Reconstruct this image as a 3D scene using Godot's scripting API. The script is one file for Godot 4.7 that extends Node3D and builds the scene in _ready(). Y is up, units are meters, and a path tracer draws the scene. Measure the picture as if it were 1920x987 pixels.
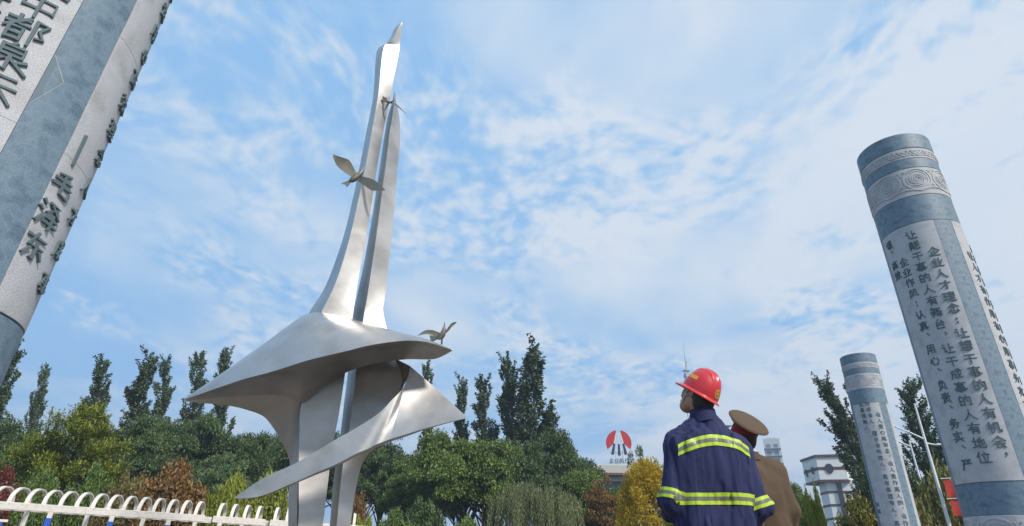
extends Node3D
# A plaza with inscribed granite columns, a stainless steel sail sculpture, two people and a belt of trees.

class MB:
	# collects triangles with their own normals and colours, then makes one ArrayMesh
	var v := PackedVector3Array()
	var n := PackedVector3Array()
	var c := PackedColorArray()
	var i := PackedInt32Array()

	func vert(p: Vector3, nn: Vector3, col := Color.WHITE) -> int:
		v.append(p)
		n.append(nn)
		c.append(col)
		return v.size() - 1

	func face(a: int, b: int, d: int) -> void:
		var g := (v[b] - v[a]).cross(v[d] - v[a])
		if g.dot(n[a] + n[b] + n[d]) > 0.0:
			i.append(a); i.append(d); i.append(b)
		else:
			i.append(a); i.append(b); i.append(d)

	func tri(a: Vector3, b: Vector3, d: Vector3, col := Color.WHITE) -> void:
		var nn := (b - a).cross(d - a).normalized()
		face(vert(a, nn, col), vert(b, nn, col), vert(d, nn, col))

	func quad(a: Vector3, b: Vector3, d: Vector3, e: Vector3, col := Color.WHITE) -> void:
		# corners in turn; the normal follows the right hand from a over b to d
		var nn := (d - a).cross(e - b).normalized()
		var k := vert(a, nn, col)
		vert(b, nn, col); vert(d, nn, col); vert(e, nn, col)
		face(k, k + 1, k + 2)
		face(k, k + 2, k + 3)

	func grid(rows: Array, flip := false, col := Color.WHITE) -> void:
		# rows of points joined with smooth normals
		var h := rows.size()
		var w: int = rows[0].size()
		var base := v.size()
		for y in h:
			for x in w:
				var du: Vector3 = rows[y][mini(x + 1, w - 1)] - rows[y][maxi(x - 1, 0)]
				var dv: Vector3 = rows[mini(y + 1, h - 1)][x] - rows[maxi(y - 1, 0)][x]
				if du.length() < 0.00001:
					var y2 := y + 1 if y < h - 1 else y - 1
					du = rows[y2][mini(x + 1, w - 1)] - rows[y2][maxi(x - 1, 0)]
				if dv.length() < 0.00001:
					var x2 := x + 1 if x < w - 1 else x - 1
					dv = rows[mini(y + 1, h - 1)][x2] - rows[maxi(y - 1, 0)][x2]
				var nn := du.cross(dv).normalized()
				if flip:
					nn = -nn
				vert(rows[y][x], nn, col)
		for y in h - 1:
			for x in w - 1:
				var k := base + y * w + x
				face(k, k + 1, k + w)
				face(k + 1, k + w + 1, k + w)

	func box(ce: Vector3, s: Vector3, b := Basis.IDENTITY, ch := 0.0, col := Color.WHITE) -> void:
		# a box with chamfered edges
		var e := s * 0.5
		if ch <= 0.0:
			for ax in 3:
				for sg in [-1.0, 1.0]:
					var nn := Vector3.ZERO
					nn[ax] = sg
					var u := Vector3.ZERO
					u[(ax + 1) % 3] = e[(ax + 1) % 3]
					var w := Vector3.ZERO
					w[(ax + 2) % 3] = e[(ax + 2) % 3] * sg
					var o := nn * e[ax]
					quad(ce + b * (o - u - w), ce + b * (o + u - w), ce + b * (o + u + w), ce + b * (o - u + w), col)
			return
		for ax in 3:
			for sg in [-1.0, 1.0]:
				var nn := Vector3.ZERO
				nn[ax] = sg
				var u := Vector3.ZERO
				u[(ax + 1) % 3] = e[(ax + 1) % 3] - ch
				var w := Vector3.ZERO
				w[(ax + 2) % 3] = (e[(ax + 2) % 3] - ch) * sg
				var o := nn * e[ax]
				quad(ce + b * (o - u - w), ce + b * (o + u - w), ce + b * (o + u + w), ce + b * (o - u + w), col)
		for ax in 3:
			var a1 := (ax + 1) % 3
			var a2 := (ax + 2) % 3
			for s1 in [-1.0, 1.0]:
				for s2 in [-1.0, 1.0]:
					var p := Vector3.ZERO
					var q := Vector3.ZERO
					p[a1] = s1 * e[a1]; p[a2] = s2 * (e[a2] - ch)
					q[a1] = s1 * (e[a1] - ch); q[a2] = s2 * e[a2]
					var l := Vector3.ZERO
					l[ax] = (e[ax] - ch) * s1 * s2
					quad(ce + b * (p - l), ce + b * (p + l), ce + b * (q + l), ce + b * (q - l), col)
		for sx in [-1.0, 1.0]:
			for sy in [-1.0, 1.0]:
				for sz in [-1.0, 1.0]:
					var t := Vector3(sx, sy, sz)
					var p0 := Vector3(e.x, e.y - ch, e.z - ch) * t
					var p1 := Vector3(e.x - ch, e.y, e.z - ch) * t
					var p2 := Vector3(e.x - ch, e.y - ch, e.z) * t
					if sx * sy * sz > 0:
						tri(ce + b * p0, ce + b * p1, ce + b * p2, col)
					else:
						tri(ce + b * p0, ce + b * p2, ce + b * p1, col)

	func tube(path: Array, radii: Array, sides := 8, col := Color.WHITE, caps := true) -> void:
		var up := Vector3.UP
		var d0: Vector3 = (path[1] - path[0]).normalized()
		if absf(d0.dot(up)) > 0.9:
			up = Vector3.RIGHT
		var rows := []
		for k in path.size():
			var d: Vector3 = (path[mini(k + 1, path.size() - 1)] - path[maxi(k - 1, 0)]).normalized()
			var a := d.cross(up).normalized()
			up = a.cross(d).normalized()
			var r: float = radii[k]
			var row := []
			for s in sides + 1:
				var t := TAU * s / sides
				row.append(path[k] + a * cos(t) * r + up * sin(t) * r)
			rows.append(row)
		grid(rows, true, col)
		if caps:
			for q in 2:
				var ring: Array = rows[0] if q == 0 else rows[-1]
				var ce: Vector3 = path[0] if q == 0 else path[-1]
				var nn := (path[0] - path[1] if q == 0 else path[-1] - path[-2]) as Vector3
				nn = nn.normalized()
				var k0 := vert(ce, nn, col)
				for s in sides:
					var k1 := vert(ring[s], nn, col)
					var k2 := vert(ring[s + 1], nn, col)
					face(k0, k1, k2)

	func lathe(profile: Array, segs := 48, from := 0.0, to := TAU, col := Color.WHITE) -> void:
		# profile of Vector2(radius, height); each step is its own smooth strip, so that edges stay crisp
		for k in profile.size() - 1:
			var p: Vector2 = profile[k]
			var q: Vector2 = profile[k + 1]
			var d := (q - p).normalized()
			var base := v.size()
			for s in segs + 1:
				var t := from + (to - from) * s / segs
				var o := Vector3(sin(t), 0, cos(t))
				var nn := o * d.y - Vector3.UP * d.x
				vert(o * p.x + Vector3.UP * p.y, nn, col)
				vert(o * q.x + Vector3.UP * q.y, nn, col)
			for s in segs:
				var m := base + s * 2
				face(m, m + 2, m + 1)
				face(m + 1, m + 2, m + 3)

	func soft_lathe(profile: Array, segs := 32, b := Basis.IDENTITY, o := Vector3.ZERO, col := Color.WHITE) -> void:
		var rows := []
		for p in profile:
			var row := []
			for s in segs + 1:
				var t := TAU * s / segs
				row.append(o + b * Vector3(sin(t) * p.x, p.y, cos(t) * p.x))
			rows.append(row)
		grid(rows, false, col)

	func mesh(m: Material) -> ArrayMesh:
		var a := []
		a.resize(Mesh.ARRAY_MAX)
		a[Mesh.ARRAY_VERTEX] = v
		a[Mesh.ARRAY_NORMAL] = n
		a[Mesh.ARRAY_COLOR] = c
		a[Mesh.ARRAY_INDEX] = i
		var out := ArrayMesh.new()
		out.add_surface_from_arrays(Mesh.PRIMITIVE_TRIANGLES, a)
		out.surface_set_material(0, m)
		return out


class Blob:
	# tapered capsules joined with a smooth minimum, meshed as surface nets
	var a := PackedVector3Array()
	var b := PackedVector3Array()
	var ra := PackedFloat32Array()
	var rb := PackedFloat32Array()
	var q := PackedVector3Array()
	var kk := PackedFloat32Array()
	var wrinkle: FastNoiseLite
	var wr_amp := 0.0
	var wr_scale := Vector3.ONE
	var cut_low := -1e9
	var cut_high := 1e9

	func cap(p: Vector3, r1: float, p2: Vector3, r2: float, k := 0.04, squash := Vector3.ONE) -> void:
		a.append(p); b.append(p2); ra.append(r1); rb.append(r2); kk.append(k); q.append(squash)

	func part(p: Vector3, s: int) -> float:
		var sq := q[s]
		var pa := (p - a[s]) * sq
		var ba := (b[s] - a[s]) * sq
		var l := ba.length_squared()
		var h := clampf(pa.dot(ba) / l, 0.0, 1.0) if l > 0.0 else 0.0
		return (pa - ba * h).length() - lerpf(ra[s], rb[s], h)

	func d(p: Vector3) -> float:
		var o := 10.0
		for s in a.size():
			var e := part(p, s)
			var k := kk[s]
			var h := maxf(k - absf(o - e), 0.0) / k
			o = minf(o, e) - h * h * k * 0.25
		if wrinkle != null and absf(o) < 0.06:
			o += wr_amp * wrinkle.get_noise_3dv(p * wr_scale)
		return maxf(o, maxf(cut_low - p.y, p.y - cut_high))

	func mesh_into(mb: MB, cell: float, xf := Transform3D.IDENTITY, col := Color.WHITE) -> void:
		var lo := Vector3.ONE * 1e9
		var hi := -lo
		for s in a.size():
			var r := maxf(ra[s], rb[s]) + kk[s] * 0.3 + cell * 2
			var rr := Vector3(r / q[s].x, r / q[s].y, r / q[s].z)
			lo = lo.min(a[s] - rr).min(b[s] - rr)
			hi = hi.max(a[s] + rr).max(b[s] + rr)
		lo.y = maxf(lo.y, cut_low - cell * 2)
		hi.y = minf(hi.y, cut_high + cell * 2)
		var bs := 5
		var dim := Vector3i(((hi - lo) / cell).ceil()) + Vector3i.ONE
		var nb := (dim + Vector3i.ONE * (bs - 1)) / bs
		dim = nb * bs + Vector3i.ONE
		var sy := dim.x
		var sz := dim.x * dim.y
		var val := PackedFloat32Array()
		val.resize(dim.x * dim.y * dim.z)
		val.fill(1e6)
		var live: Array[Vector3i] = []
		var reach := cell * bs * 0.87 * 1.6 + 0.02
		for z in nb.z:
			for y in nb.y:
				for x in nb.x:
					var ce := lo + (Vector3(x, y, z) + Vector3.ONE * 0.5) * cell * bs
					if absf(d(ce)) < reach:
						live.append(Vector3i(x, y, z))
		for blk in live:
			for z in bs + 1:
				for y in bs + 1:
					for x in bs + 1:
						var g := blk * bs + Vector3i(x, y, z)
						var id := g.x + g.y * sy + g.z * sz
						if val[id] > 1e5:
							val[id] = d(lo + Vector3(g) * cell)
		var slot := PackedInt32Array()
		slot.resize(val.size())
		slot.fill(-1)
		for blk in live:
			for z in bs:
				for y in bs:
					for x in bs:
						var g := blk * bs + Vector3i(x, y, z)
						var id := g.x + g.y * sy + g.z * sz
						var m := 0
						for t in 8:
							if val[id + (t & 1) + ((t >> 1) & 1) * sy + (t >> 2) * sz] < 0.0:
								m += 1
						if m == 0 or m == 8:
							continue
						var sum := Vector3.ZERO
						var cnt := 0
						for e in EDGES:
							var v0 := val[id + (e[0] & 1) + ((e[0] >> 1) & 1) * sy + (e[0] >> 2) * sz]
							var v1 := val[id + (e[1] & 1) + ((e[1] >> 1) & 1) * sy + (e[1] >> 2) * sz]
							if (v0 < 0.0) != (v1 < 0.0):
								var t := v0 / (v0 - v1)
								var p0 := Vector3(e[0] & 1, (e[0] >> 1) & 1, e[0] >> 2)
								var p1 := Vector3(e[1] & 1, (e[1] >> 1) & 1, e[1] >> 2)
								sum += p0.lerp(p1, t)
								cnt += 1
						var p := lo + (Vector3(g) + sum / cnt) * cell
						var h := cell * 0.6
						var grad := Vector3(d(p + Vector3(h, 0, 0)) - d(p - Vector3(h, 0, 0)), d(p + Vector3(0, h, 0)) - d(p - Vector3(0, h, 0)), d(p + Vector3(0, 0, h)) - d(p - Vector3(0, 0, h))).normalized()
						slot[id] = mb.vert(xf * p, xf.basis * grad, col)
		for blk in live:
			for z in bs:
				for y in bs:
					for x in bs:
						var g := blk * bs + Vector3i(x, y, z)
						if g.x < 1 or g.y < 1 or g.z < 1:
							continue
						var id := g.x + g.y * sy + g.z * sz
						var s0 := val[id] < 0.0
						for ax in 3:
							var st: int = [1, sy, sz][ax]
							if s0 == (val[id + st] < 0.0):
								continue
							var u: int = [sy, sz, 1][ax]
							var w: int = [sz, 1, sy][ax]
							var i0 := slot[id]
							var i1 := slot[id - u]
							var i2 := slot[id - u - w]
							var i3 := slot[id - w]
							if i0 < 0 or i1 < 0 or i2 < 0 or i3 < 0:
								continue
							mb.face(i0, i1, i2)
							mb.face(i0, i2, i3)

const EDGES := [[0, 1], [2, 3], [4, 5], [6, 7], [0, 2], [1, 3], [4, 6], [5, 7], [0, 4], [1, 5], [2, 6], [3, 7]]

var taken := {}
var M := {}


func numbered(called: String) -> String:
	var k: int = taken.get(called, 0)
	taken[called] = k + 1
	return called if k == 0 else "%s_%03d" % [called, k]


func tag(o: Node, label: String, category: String, group := "") -> Node:
	o.set_meta("label", label)
	o.set_meta("category", category)
	if group != "":
		o.set_meta("group", group)
	return o


func thing(called: String, at: Vector3, turn := 0.0) -> Node3D:
	var o := Node3D.new()
	o.name = numbered(called)
	o.position = at
	o.rotation.y = turn
	add_child(o)
	return o


func part(called: String, m: Mesh, parent: Node, xf := Transform3D.IDENTITY) -> MeshInstance3D:
	var o := MeshInstance3D.new()
	o.name = called if parent != self else numbered(called)
	o.mesh = m
	o.transform = xf
	o.cast_shadow = GeometryInstance3D.SHADOW_CASTING_SETTING_ON
	parent.add_child(o, true)
	return o


func struct(called: String, m: Mesh) -> MeshInstance3D:
	var o := part(called, m, self)
	o.set_meta("kind", "structure")
	return o


func spline(p: Array, t: float) -> Vector3:
	# Catmull-Rom through all the points, t from 0 to 1
	var f := clampf(t, 0.0, 1.0) * (p.size() - 1)
	var k := mini(int(f), p.size() - 2)
	var a: Vector3 = p[maxi(k - 1, 0)]
	var b: Vector3 = p[k]
	var c: Vector3 = p[k + 1]
	var d: Vector3 = p[mini(k + 2, p.size() - 1)]
	return b.cubic_interpolate(c, a, d, f - k)


func resample(p: Array, n: int) -> Array:
	var out := []
	for k in n + 1:
		out.append(spline(p, float(k) / n))
	return out


func noise(freq: float, seed_: int, octaves := 4, type := FastNoiseLite.TYPE_SIMPLEX_SMOOTH) -> FastNoiseLite:
	var f := FastNoiseLite.new()
	f.noise_type = type
	f.frequency = freq
	f.seed = seed_
	f.fractal_type = FastNoiseLite.FRACTAL_FBM
	f.fractal_octaves = octaves
	return f


func noise_tex(f: FastNoiseLite, stops: Array, normal := false, size := 512, strength := 4.0) -> Texture2D:
	var t := NoiseTexture2D.new()
	t.width = size
	t.height = size
	t.seamless = true
	t.noise = f
	t.generate_mipmaps = false
	if normal:
		t.as_normal_map = true
		t.bump_strength = strength
	else:
		var g := Gradient.new()
		var offs := PackedFloat32Array()
		var cols := PackedColorArray()
		for s in stops:
			offs.append(s[0])
			cols.append(s[1])
		g.offsets = offs
		g.colors = cols
		t.color_ramp = g
	return t


func g3(r: float, g: float, b: float) -> Color:
	# a linear base colour as the sRGB value that albedo_color takes
	return Color(r, g, b).linear_to_srgb()


func mat(called: String, col: Color, rough := 0.7, metal := 0.0) -> StandardMaterial3D:
	var m := StandardMaterial3D.new()
	m.resource_name = called
	m.albedo_color = col
	m.roughness = rough
	m.metallic = metal
	M[called] = m
	return m


func tri_map(m: StandardMaterial3D, scale: float, world := true) -> void:
	m.uv1_triplanar = true
	m.uv1_world_triplanar = world
	m.uv1_scale = Vector3.ONE * scale

# every written character as its brush strokes on a 10 by 10 square, y downwards
const GLYPHS := {
	"企": "5,0.4 3.8,2.6 0.6,4.8;5,0.6 7,3 9.6,4.6;5,4.4 5,9.2;5,6.4 8,6.4;2.8,5.6 2.8,9.2;0.8,9.3 9.2,9.3",
	"业": "3.6,0.8 3.6,8.8;6.4,0.8 6.4,8.8;1.2,3 2.4,6.4;8.8,3 7.6,6.4;0.5,9.1 9.5,9.1",
	"人": "5,0.5 4.6,4 3,7 0.5,9.4;5,4 7,7.5 9.6,9.4",
	"才": "0.8,2.8 9.2,2.8;6.2,0.5 6.2,9 4.8,8.3;6,3 4,6 0.8,8.2",
	"理": "0.5,1.5 3.6,1.5;0.7,4.5 3.4,4.5;2,1.5 2,8;0.4,8.4 3.8,7.6;4.9,1 4.9,5;4.8,1 9.2,1 9.2,5;4.8,3 9.2,3;4.8,5 9.2,5;7,1 7,9;5,7.1 9,7.1;4.3,9.2 9.7,9.2",
	"念": "5,0.3 0.8,3.8;5,0.3 9.4,3.6;4.3,2.2 5.6,3;2.8,3.9 7,3.9 5.6,5.4;2,6.6 1,8.6;3.2,6.4 3.6,9.2 7,9.3 7.2,8;5,6.2 5.6,7.6;7.8,6.2 9,8",
	"让": "1.5,0.8 2.6,2;0.6,3.6 2.4,3.6 2.4,8.4 3.8,7;6.3,0.6 6.3,9;6.3,4.4 9,4.4;3.9,9.1 9.7,9.1",
	"想": "0.6,2 4.6,2;2.6,0.4 2.6,5.6;2.6,2.4 0.6,4.8;2.8,2.6 4.4,4.2;5.6,0.8 5.6,5.4;5.6,0.8 9,0.8 9,5.4;5.6,2.3 9,2.3;5.6,3.8 9,3.8;5.6,5.3 9,5.3;2,6.8 1,8.8;3.2,6.6 3.6,9.4 7,9.5 7.2,8.2;5,6.4 5.6,7.8;7.8,6.4 9,8.2",
	"干": "1.5,1.6 8.5,1.6;0.5,5 9.5,5;5,1.6 5,9.5",
	"事": "0.8,1.3 9.2,1.3;2.6,2.4 2.6,4;2.6,2.5 7.4,2.5 7.4,4;2.6,4 7.4,4;1.6,5.3 8,5.3 8,8.2;0.5,6.8 9.6,6.8;1.8,8.2 8,8.2;5,0.3 5,9.6 4,9",
	"的": "2.4,0.4 1.6,2;0.9,2 0.9,8.8;0.9,2 4.2,2 4.2,8.8;0.9,5.2 4.2,5.2;0.9,8.4 4.2,8.4;6.4,0.5 5.2,3.6;6,2.2 9.2,2.2 9,8.8 7.6,8.6;6.2,4.4 7.4,6",
	"有": "0.8,2 9.4,2;4.6,0.3 3.4,3.4 0.6,6;3.2,4 3.2,9.4;3.2,4 8,4 8,9.2 7,9;3.2,5.8 8,5.8;3.2,7.4 8,7.4",
	"机": "0.5,3 4.4,3;2.5,0.5 2.5,9.4;2.4,3.4 0.5,6.6;2.6,4 4.2,5.6;5.6,1.2 5.5,6 4.4,9;5.6,1.2 8.2,1.2 8.2,8.4 9.6,8.6 9.6,7",
	"会": "5,0.3 0.6,4.2;5,0.3 9.6,4.2;3,4.4 7,4.4;1.4,6.2 8.8,6.2;4.6,6.4 2.6,9 8,8.6;6.8,7.2 8.6,9.4",
	"能": "2.4,0.4 1,2.6 4.2,2.4;3.4,1.2 4.4,2.8;1,3.8 1,9.4;1,3.8 4.2,3.8 4.2,9.2;1,5.6 4.2,5.6;1,7.3 4.2,7.3;8.8,0.8 6,2.2;6,0.5 6,3.6 9.2,3.6 9.2,2.6;8.8,5.2 6,6.8;6,5 6,9 9.4,9 9.4,7.8",
	"舞": "2.4,0.3 1,2;1.4,1.6 9,1.6;0.6,4.6 9.4,4.6;2.6,1.6 2.6,4.6;4.2,1.6 4.2,4.6;5.8,1.6 5.8,4.6;7.4,1.6 7.4,4.6;2.4,5.2 0.8,7;1.8,5.8 4.4,5.8 1.4,9.4;5.6,6.2 9.2,6.2;5,8 9.6,8;7.6,5.2 7.6,9.6",
	"台": "4.4,0.4 2,4 7.6,3.6;6.6,1.8 8.6,4.4;2.2,5.6 2.2,9.2;2.2,5.6 7.8,5.6 7.8,9.2;2.2,9 7.8,9",
	"成": "1.8,2.4 9.4,2.4;1.8,2.4 1.6,6.6 0.5,9.4;2,4.8 4.4,4.8 4.2,8 3.2,7.8;5.8,0.4 6.4,5.6 8.6,9 9.6,7.6;8.6,4.4 5,9.2;7.4,0.5 8.4,1.6",
	"地": "0.4,3.4 4,3.4;2.2,0.8 2.2,8;0.4,8.6 4.2,7.4;4.4,4.2 9.2,2.6 9,6.4 8,6;6.8,0.5 6.8,7.4;5,2 5,8.8 9.7,8.8 9.7,7.4",
	"位": "2.8,0.4 0.6,4.4;2,3 2,9.4;6.2,0.4 7,1.6;4,2.6 9.4,2.6;5.2,4 5.8,8;8.2,3.6 7.4,8;3.6,9 9.8,9",
	"作": "2.8,0.4 0.6,4.6;2,3 2,9.4;5.2,0.5 3.8,3.8;4.6,2.6 9.6,2.6;6.4,2.6 6.4,9.6;6.4,4.8 9,4.8;6.4,7 9.2,7",
	"风": "1.8,1 1.6,6 0.4,9.4;1.8,1 8,1 8.2,7 9.7,9.2 9.7,7.4;6.4,2.6 2.6,8.2;3.2,3 6.6,8",
	"认": "1.5,0.8 2.6,2;0.6,3.6 2.4,3.6 2.4,8.4 3.8,7;6.6,0.8 6.2,5 4,9.2;6.5,4.4 9.7,9.2",
	"真": "1,1.5 9,1.5;5,0.3 5,2.6;2.4,2.8 2.4,7;2.4,2.8 7.6,2.8 7.6,7;2.4,4.2 7.6,4.2;2.4,5.6 7.6,5.6;0.5,7.2 9.5,7.2;3.6,7.8 1.6,9.6;6.4,7.8 8.6,9.4",
	"用": "2,1 1.8,6 0.6,9.4;2,1 8.4,1 8.4,9.2 7.2,9;2,3.8 8.4,3.8;2,6.4 8.4,6.4;5.1,1 5.1,9.2",
	"心": "1.8,3.6 0.8,7;3,2.8 3.4,8.8 7.6,9 8,7;5,1.4 6,3.6;8,3 9.4,6",
	"负": "4.4,0.3 2,2.6;3.6,1.4 7,1.4 5.8,3;2.4,3 2.4,7.4;2.4,3 7.8,3 7.8,7.4;5.1,4.4 4.6,7 1,9.5;6,7.4 9,9.4",
	"责": "1.6,1.2 8.4,1.2;2,2.7 8,2.7;0.6,4.2 9.4,4.2;5,0.3 5,4.2;2.6,5.2 2.6,8.4;2.6,5.2 7.6,5.2 7.6,8.2;5,6 4.6,8 1.2,9.6;6,8 8.8,9.6",
	"务": "4.2,0.4 1.4,3.6;3.6,1.4 7.4,1.4 4.6,4 0.6,5.2;3,2.2 5.4,4 9.5,5;2,6 8,6 7.4,9 6,8.8;4.8,5 4,7.6 1,9.6",
	"实": "5,0.2 5.4,1.2;1,1.6 1,3;1,1.8 9.2,1.8 8.6,3.2;3,3.2 4.2,4.2;2,4.6 3.2,5.6;0.6,6.8 9.4,6.8;5.6,3 5.4,6.8 1.2,9.6;6,7.2 9,9.4",
	"严": "1,1.2 9,1.2;3.6,1.2 3.6,4.2;6.2,1.2 6.2,4.2;1.8,2 2.6,3.6;8,2 7.2,3.6;1.6,4.7 9.4,4.7;1.8,4.8 1.6,7.6 0.4,9.6",
	"谨": "1.5,0.8 2.6,2;0.6,3.6 2.4,3.6 2.4,8.4 3.8,7;4,1.8 9.6,1.8;5.6,0.5 5.6,3;8,0.5 8,3;4.8,3.6 4.8,5.4;4.8,3.6 8.8,3.6 8.8,5.4;4.8,5.4 8.8,5.4;6.8,3 6.8,9.2;4.6,7.2 9,7.2;4,9.2 9.7,9.2",
	"高": "5,0.2 5,1.6;0.6,1.8 9.4,1.8;3.2,2.8 3.2,4.4;3.2,2.8 6.8,2.8 6.8,4.4;3.2,4.4 6.8,4.4;1.4,5.4 1.4,9.5;1.4,5.4 8.6,5.4 8.6,9.3;3.4,6.6 3.4,8.4;3.4,6.6 6.6,6.6 6.6,8.4;3.4,8.4 6.6,8.4",
	"效": "2.6,0.4 3,1.4;0.5,2 4.9,2;1.8,2.8 0.8,4.4;3.6,2.8 4.6,4.2;4,4.6 0.6,9.2;1.4,5.2 4.4,9;6.6,0.5 5.2,4;6,2.8 9.6,2.8;8.8,2.8 5,9.4;6,4.4 9.6,9.2",
	"中": "1.6,2.6 1.6,6.4;1.6,2.6 8.4,2.6 8.4,6.4;1.6,6.2 8.4,6.2;5,0.4 5,9.6",
	"都": "0.6,1.8 5.2,1.8;2.8,0.4 2.8,3.6;0.4,3.6 5.6,3.6;5,0.8 0.5,5.6;1.6,5 1.6,9.4;1.6,5 4.6,5 4.6,9.2;1.6,7 4.6,7;1.6,9 4.6,9;6.6,0.8 6.6,9.6;6.6,0.8 9.2,0.8 7.8,3.6 9.2,6 7.6,6.4",
	"泉": "5,0.2 4.2,1.2;2.6,1.4 2.6,4.6;2.6,1.4 7.4,1.4 7.4,4.6;2.6,3 7.4,3;2.6,4.5 7.4,4.5;5,4.8 5,9.6 4,9;1.2,6 4,6 1,8.8;8.6,5.4 6.4,6.6;5.4,6 9.4,9.2",
	"天": "1.4,1.6 8.6,1.6;0.6,4.6 9.4,4.6;5,1.6 4.6,5 0.8,9.4;5.2,4.8 9.4,9.4",
	"毛": "7,0.6 2.4,1.8;1.4,3.6 8.4,3;0.8,5.8 9.2,5;4.6,1.4 4.8,8.4 8.8,8.8 9.2,6.8",
	"泽": "1,1 2.2,2;0.5,3.6 1.7,4.4;0.8,8.8 2.6,5.6;3.8,1 8.4,1 3.6,4.4;4.8,1.6 9.6,4.6;4,6 9.2,6;3.4,7.8 9.8,7.8;6.6,4.6 6.6,9.6",
	"东": "1.2,1.8 8.8,1.8;4.6,0.4 2.2,4.8 8.6,4.8;5.6,3.4 5.6,9.2 4.4,8.6;3.2,6 1.2,8.4;7.4,6 9.2,8.2",
	"，": "7,1.4 7.8,2.6 6.6,4.2",
	"、": "6,1 8.2,3.4",
	"：": "5,2.4 5.2,3.6;5,6 5.2,7.2",
	"—": "5,-1.5 5,11.5",
}


func ribbon(mb: MB, pts: PackedVector2Array, w: float, on: Callable, lift: float, sink := 0.004, taper := 0.75) -> void:
	# a raised stroke along pts; on(x, y, height) gives the place on the stone
	var m := pts.size()
	var l := []
	var r := []
	for k in m:
		var d := (pts[mini(k + 1, m - 1)] - pts[maxi(k - 1, 0)]).normalized()
		var s := Vector2(-d.y, d.x)
		var ww := w * 0.5 * lerpf(1.08, taper, float(k) / (m - 1))
		var p := pts[k]
		if k == 0:
			p -= d * w * 0.3
		elif k == m - 1:
			p += d * w * 0.3
		l.append(p + s * ww)
		r.append(p - s * ww)
	for k in m - 1:
		var a: Vector2 = l[k]
		var b: Vector2 = l[k + 1]
		var c: Vector2 = r[k + 1]
		var e: Vector2 = r[k]
		var tip := 0.85
		var ce := (a + e) * 0.5
		var cf := (b + c) * 0.5
		var a2 := ce.lerp(a, tip)
		var e2 := ce.lerp(e, tip)
		var b2 := cf.lerp(b, tip)
		var c2 := cf.lerp(c, tip)
		var ta: Vector3 = on.call(a2.x, a2.y, lift)
		var tb: Vector3 = on.call(b2.x, b2.y, lift)
		var tc: Vector3 = on.call(c2.x, c2.y, lift)
		var te: Vector3 = on.call(e2.x, e2.y, lift)
		var ba: Vector3 = on.call(a.x, a.y, -sink)
		var bb: Vector3 = on.call(b.x, b.y, -sink)
		var bc: Vector3 = on.call(c.x, c.y, -sink)
		var be: Vector3 = on.call(e.x, e.y, -sink)
		mb.quad(ta, te, tc, tb)
		mb.quad(ba, ta, tb, bb)
		mb.quad(be, bc, tc, te)
		if k == 0:
			mb.quad(ba, be, te, ta)
		if k == m - 2:
			mb.quad(bb, tb, tc, bc)


var glyph_cache := {}


func glyph_mesh(ch: String, size: float, radius: float, lift: float, m: Material, bold := 1.0) -> Mesh:
	# bent to the column's curve, centred on its own place
	var key := "%s %.3f %.3f %.3f" % [ch, size, radius, lift]
	if glyph_cache.has(key):
		return glyph_cache[key]
	var mb := MB.new()
	var k := 0
	for s in GLYPHS[ch].split(";"):
		var pts := PackedVector2Array()
		for p in s.split(" "):
			var xy: PackedStringArray = p.split(",")
			pts.append((Vector2(float(xy[0]), float(xy[1])) - Vector2(5, 5)) * size * 0.1)
		var on := func(x: float, y: float, h: float) -> Vector3:
			var t := x / radius
			return Vector3(sin(t) * (radius + h), -y, cos(t) * (radius + h) - radius)
		ribbon(mb, pts, size * 0.1 * bold, on, lift + 0.0005 * k)
		k += 1
	glyph_cache[key] = mb.mesh(m)
	return glyph_cache[key]


func write_down(text: String, stack: Array, deg: float, top: float, pitch: float, size: float, radius: float, lift: float, m: Material) -> void:
	# one line of characters down a column at the angle deg
	var b := Basis(Vector3.UP, deg_to_rad(deg))
	for k in text.length():
		var ch := text[k]
		if ch == " ":
			continue
		var o := b * Vector3(0, 0, radius) + Vector3(0, top - pitch * (k + 0.5), 0)
		var called := "raised_mark" if ch in "，、：—" else "raised_character"
		part(called, glyph_mesh(ch, size, radius, lift, m), stack[clampi(int((o.y - 1.61) / 0.87), 0, 3)], Transform3D(b, o))


const COL_R := 0.505


func curved_slab(mb: MB, from: float, to: float, y0: float, y1: float, r0: float, r1: float, ch: float) -> void:
	# a piece of a cylinder shell from angle to angle with a chamfered rim
	var n := maxi(4, int(absf(to - from) / 5.0))
	var at := func(t: float, y: float, r: float) -> Vector3:
		var a := deg_to_rad(lerpf(from, to, t))
		return Vector3(sin(a) * r, y, cos(a) * r)
	var e := rad_to_deg(ch / r1) / absf(to - from)
	var rows := [[], [], [], []]
	for k in n + 1:
		var t := float(k) / n
		var ti := lerpf(e, 1.0 - e, t)
		rows[0].append(at.call(t, y1, r1 - ch))
		rows[1].append(at.call(ti, y1 - ch, r1))
		rows[2].append(at.call(ti, y0 + ch, r1))
		rows[3].append(at.call(t, y0, r1 - ch))
	for k in 3:
		mb.grid([rows[k], rows[k + 1]])
	mb.quad(rows[0][0], rows[1][0], rows[2][0], rows[3][0])
	mb.quad(rows[0][n], rows[3][n], rows[2][n], rows[1][n])
	for q in 2:
		var t := float(q)
		mb.quad(at.call(t, y0, r0), at.call(t, y1, r0), at.call(t, y1, r1 - ch), at.call(t, y0, r1 - ch))
	var top := [[], []]
	var bot := [[], []]
	for k in n + 1:
		var t := float(k) / n
		top[0].append(at.call(t, y1, r0)); top[1].append(at.call(t, y1, r1 - ch))
		bot[0].append(at.call(t, y0, r1 - ch)); bot[1].append(at.call(t, y0, r0))
	mb.grid(top)
	mb.grid(bot)


var relief_cache := {}


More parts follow.
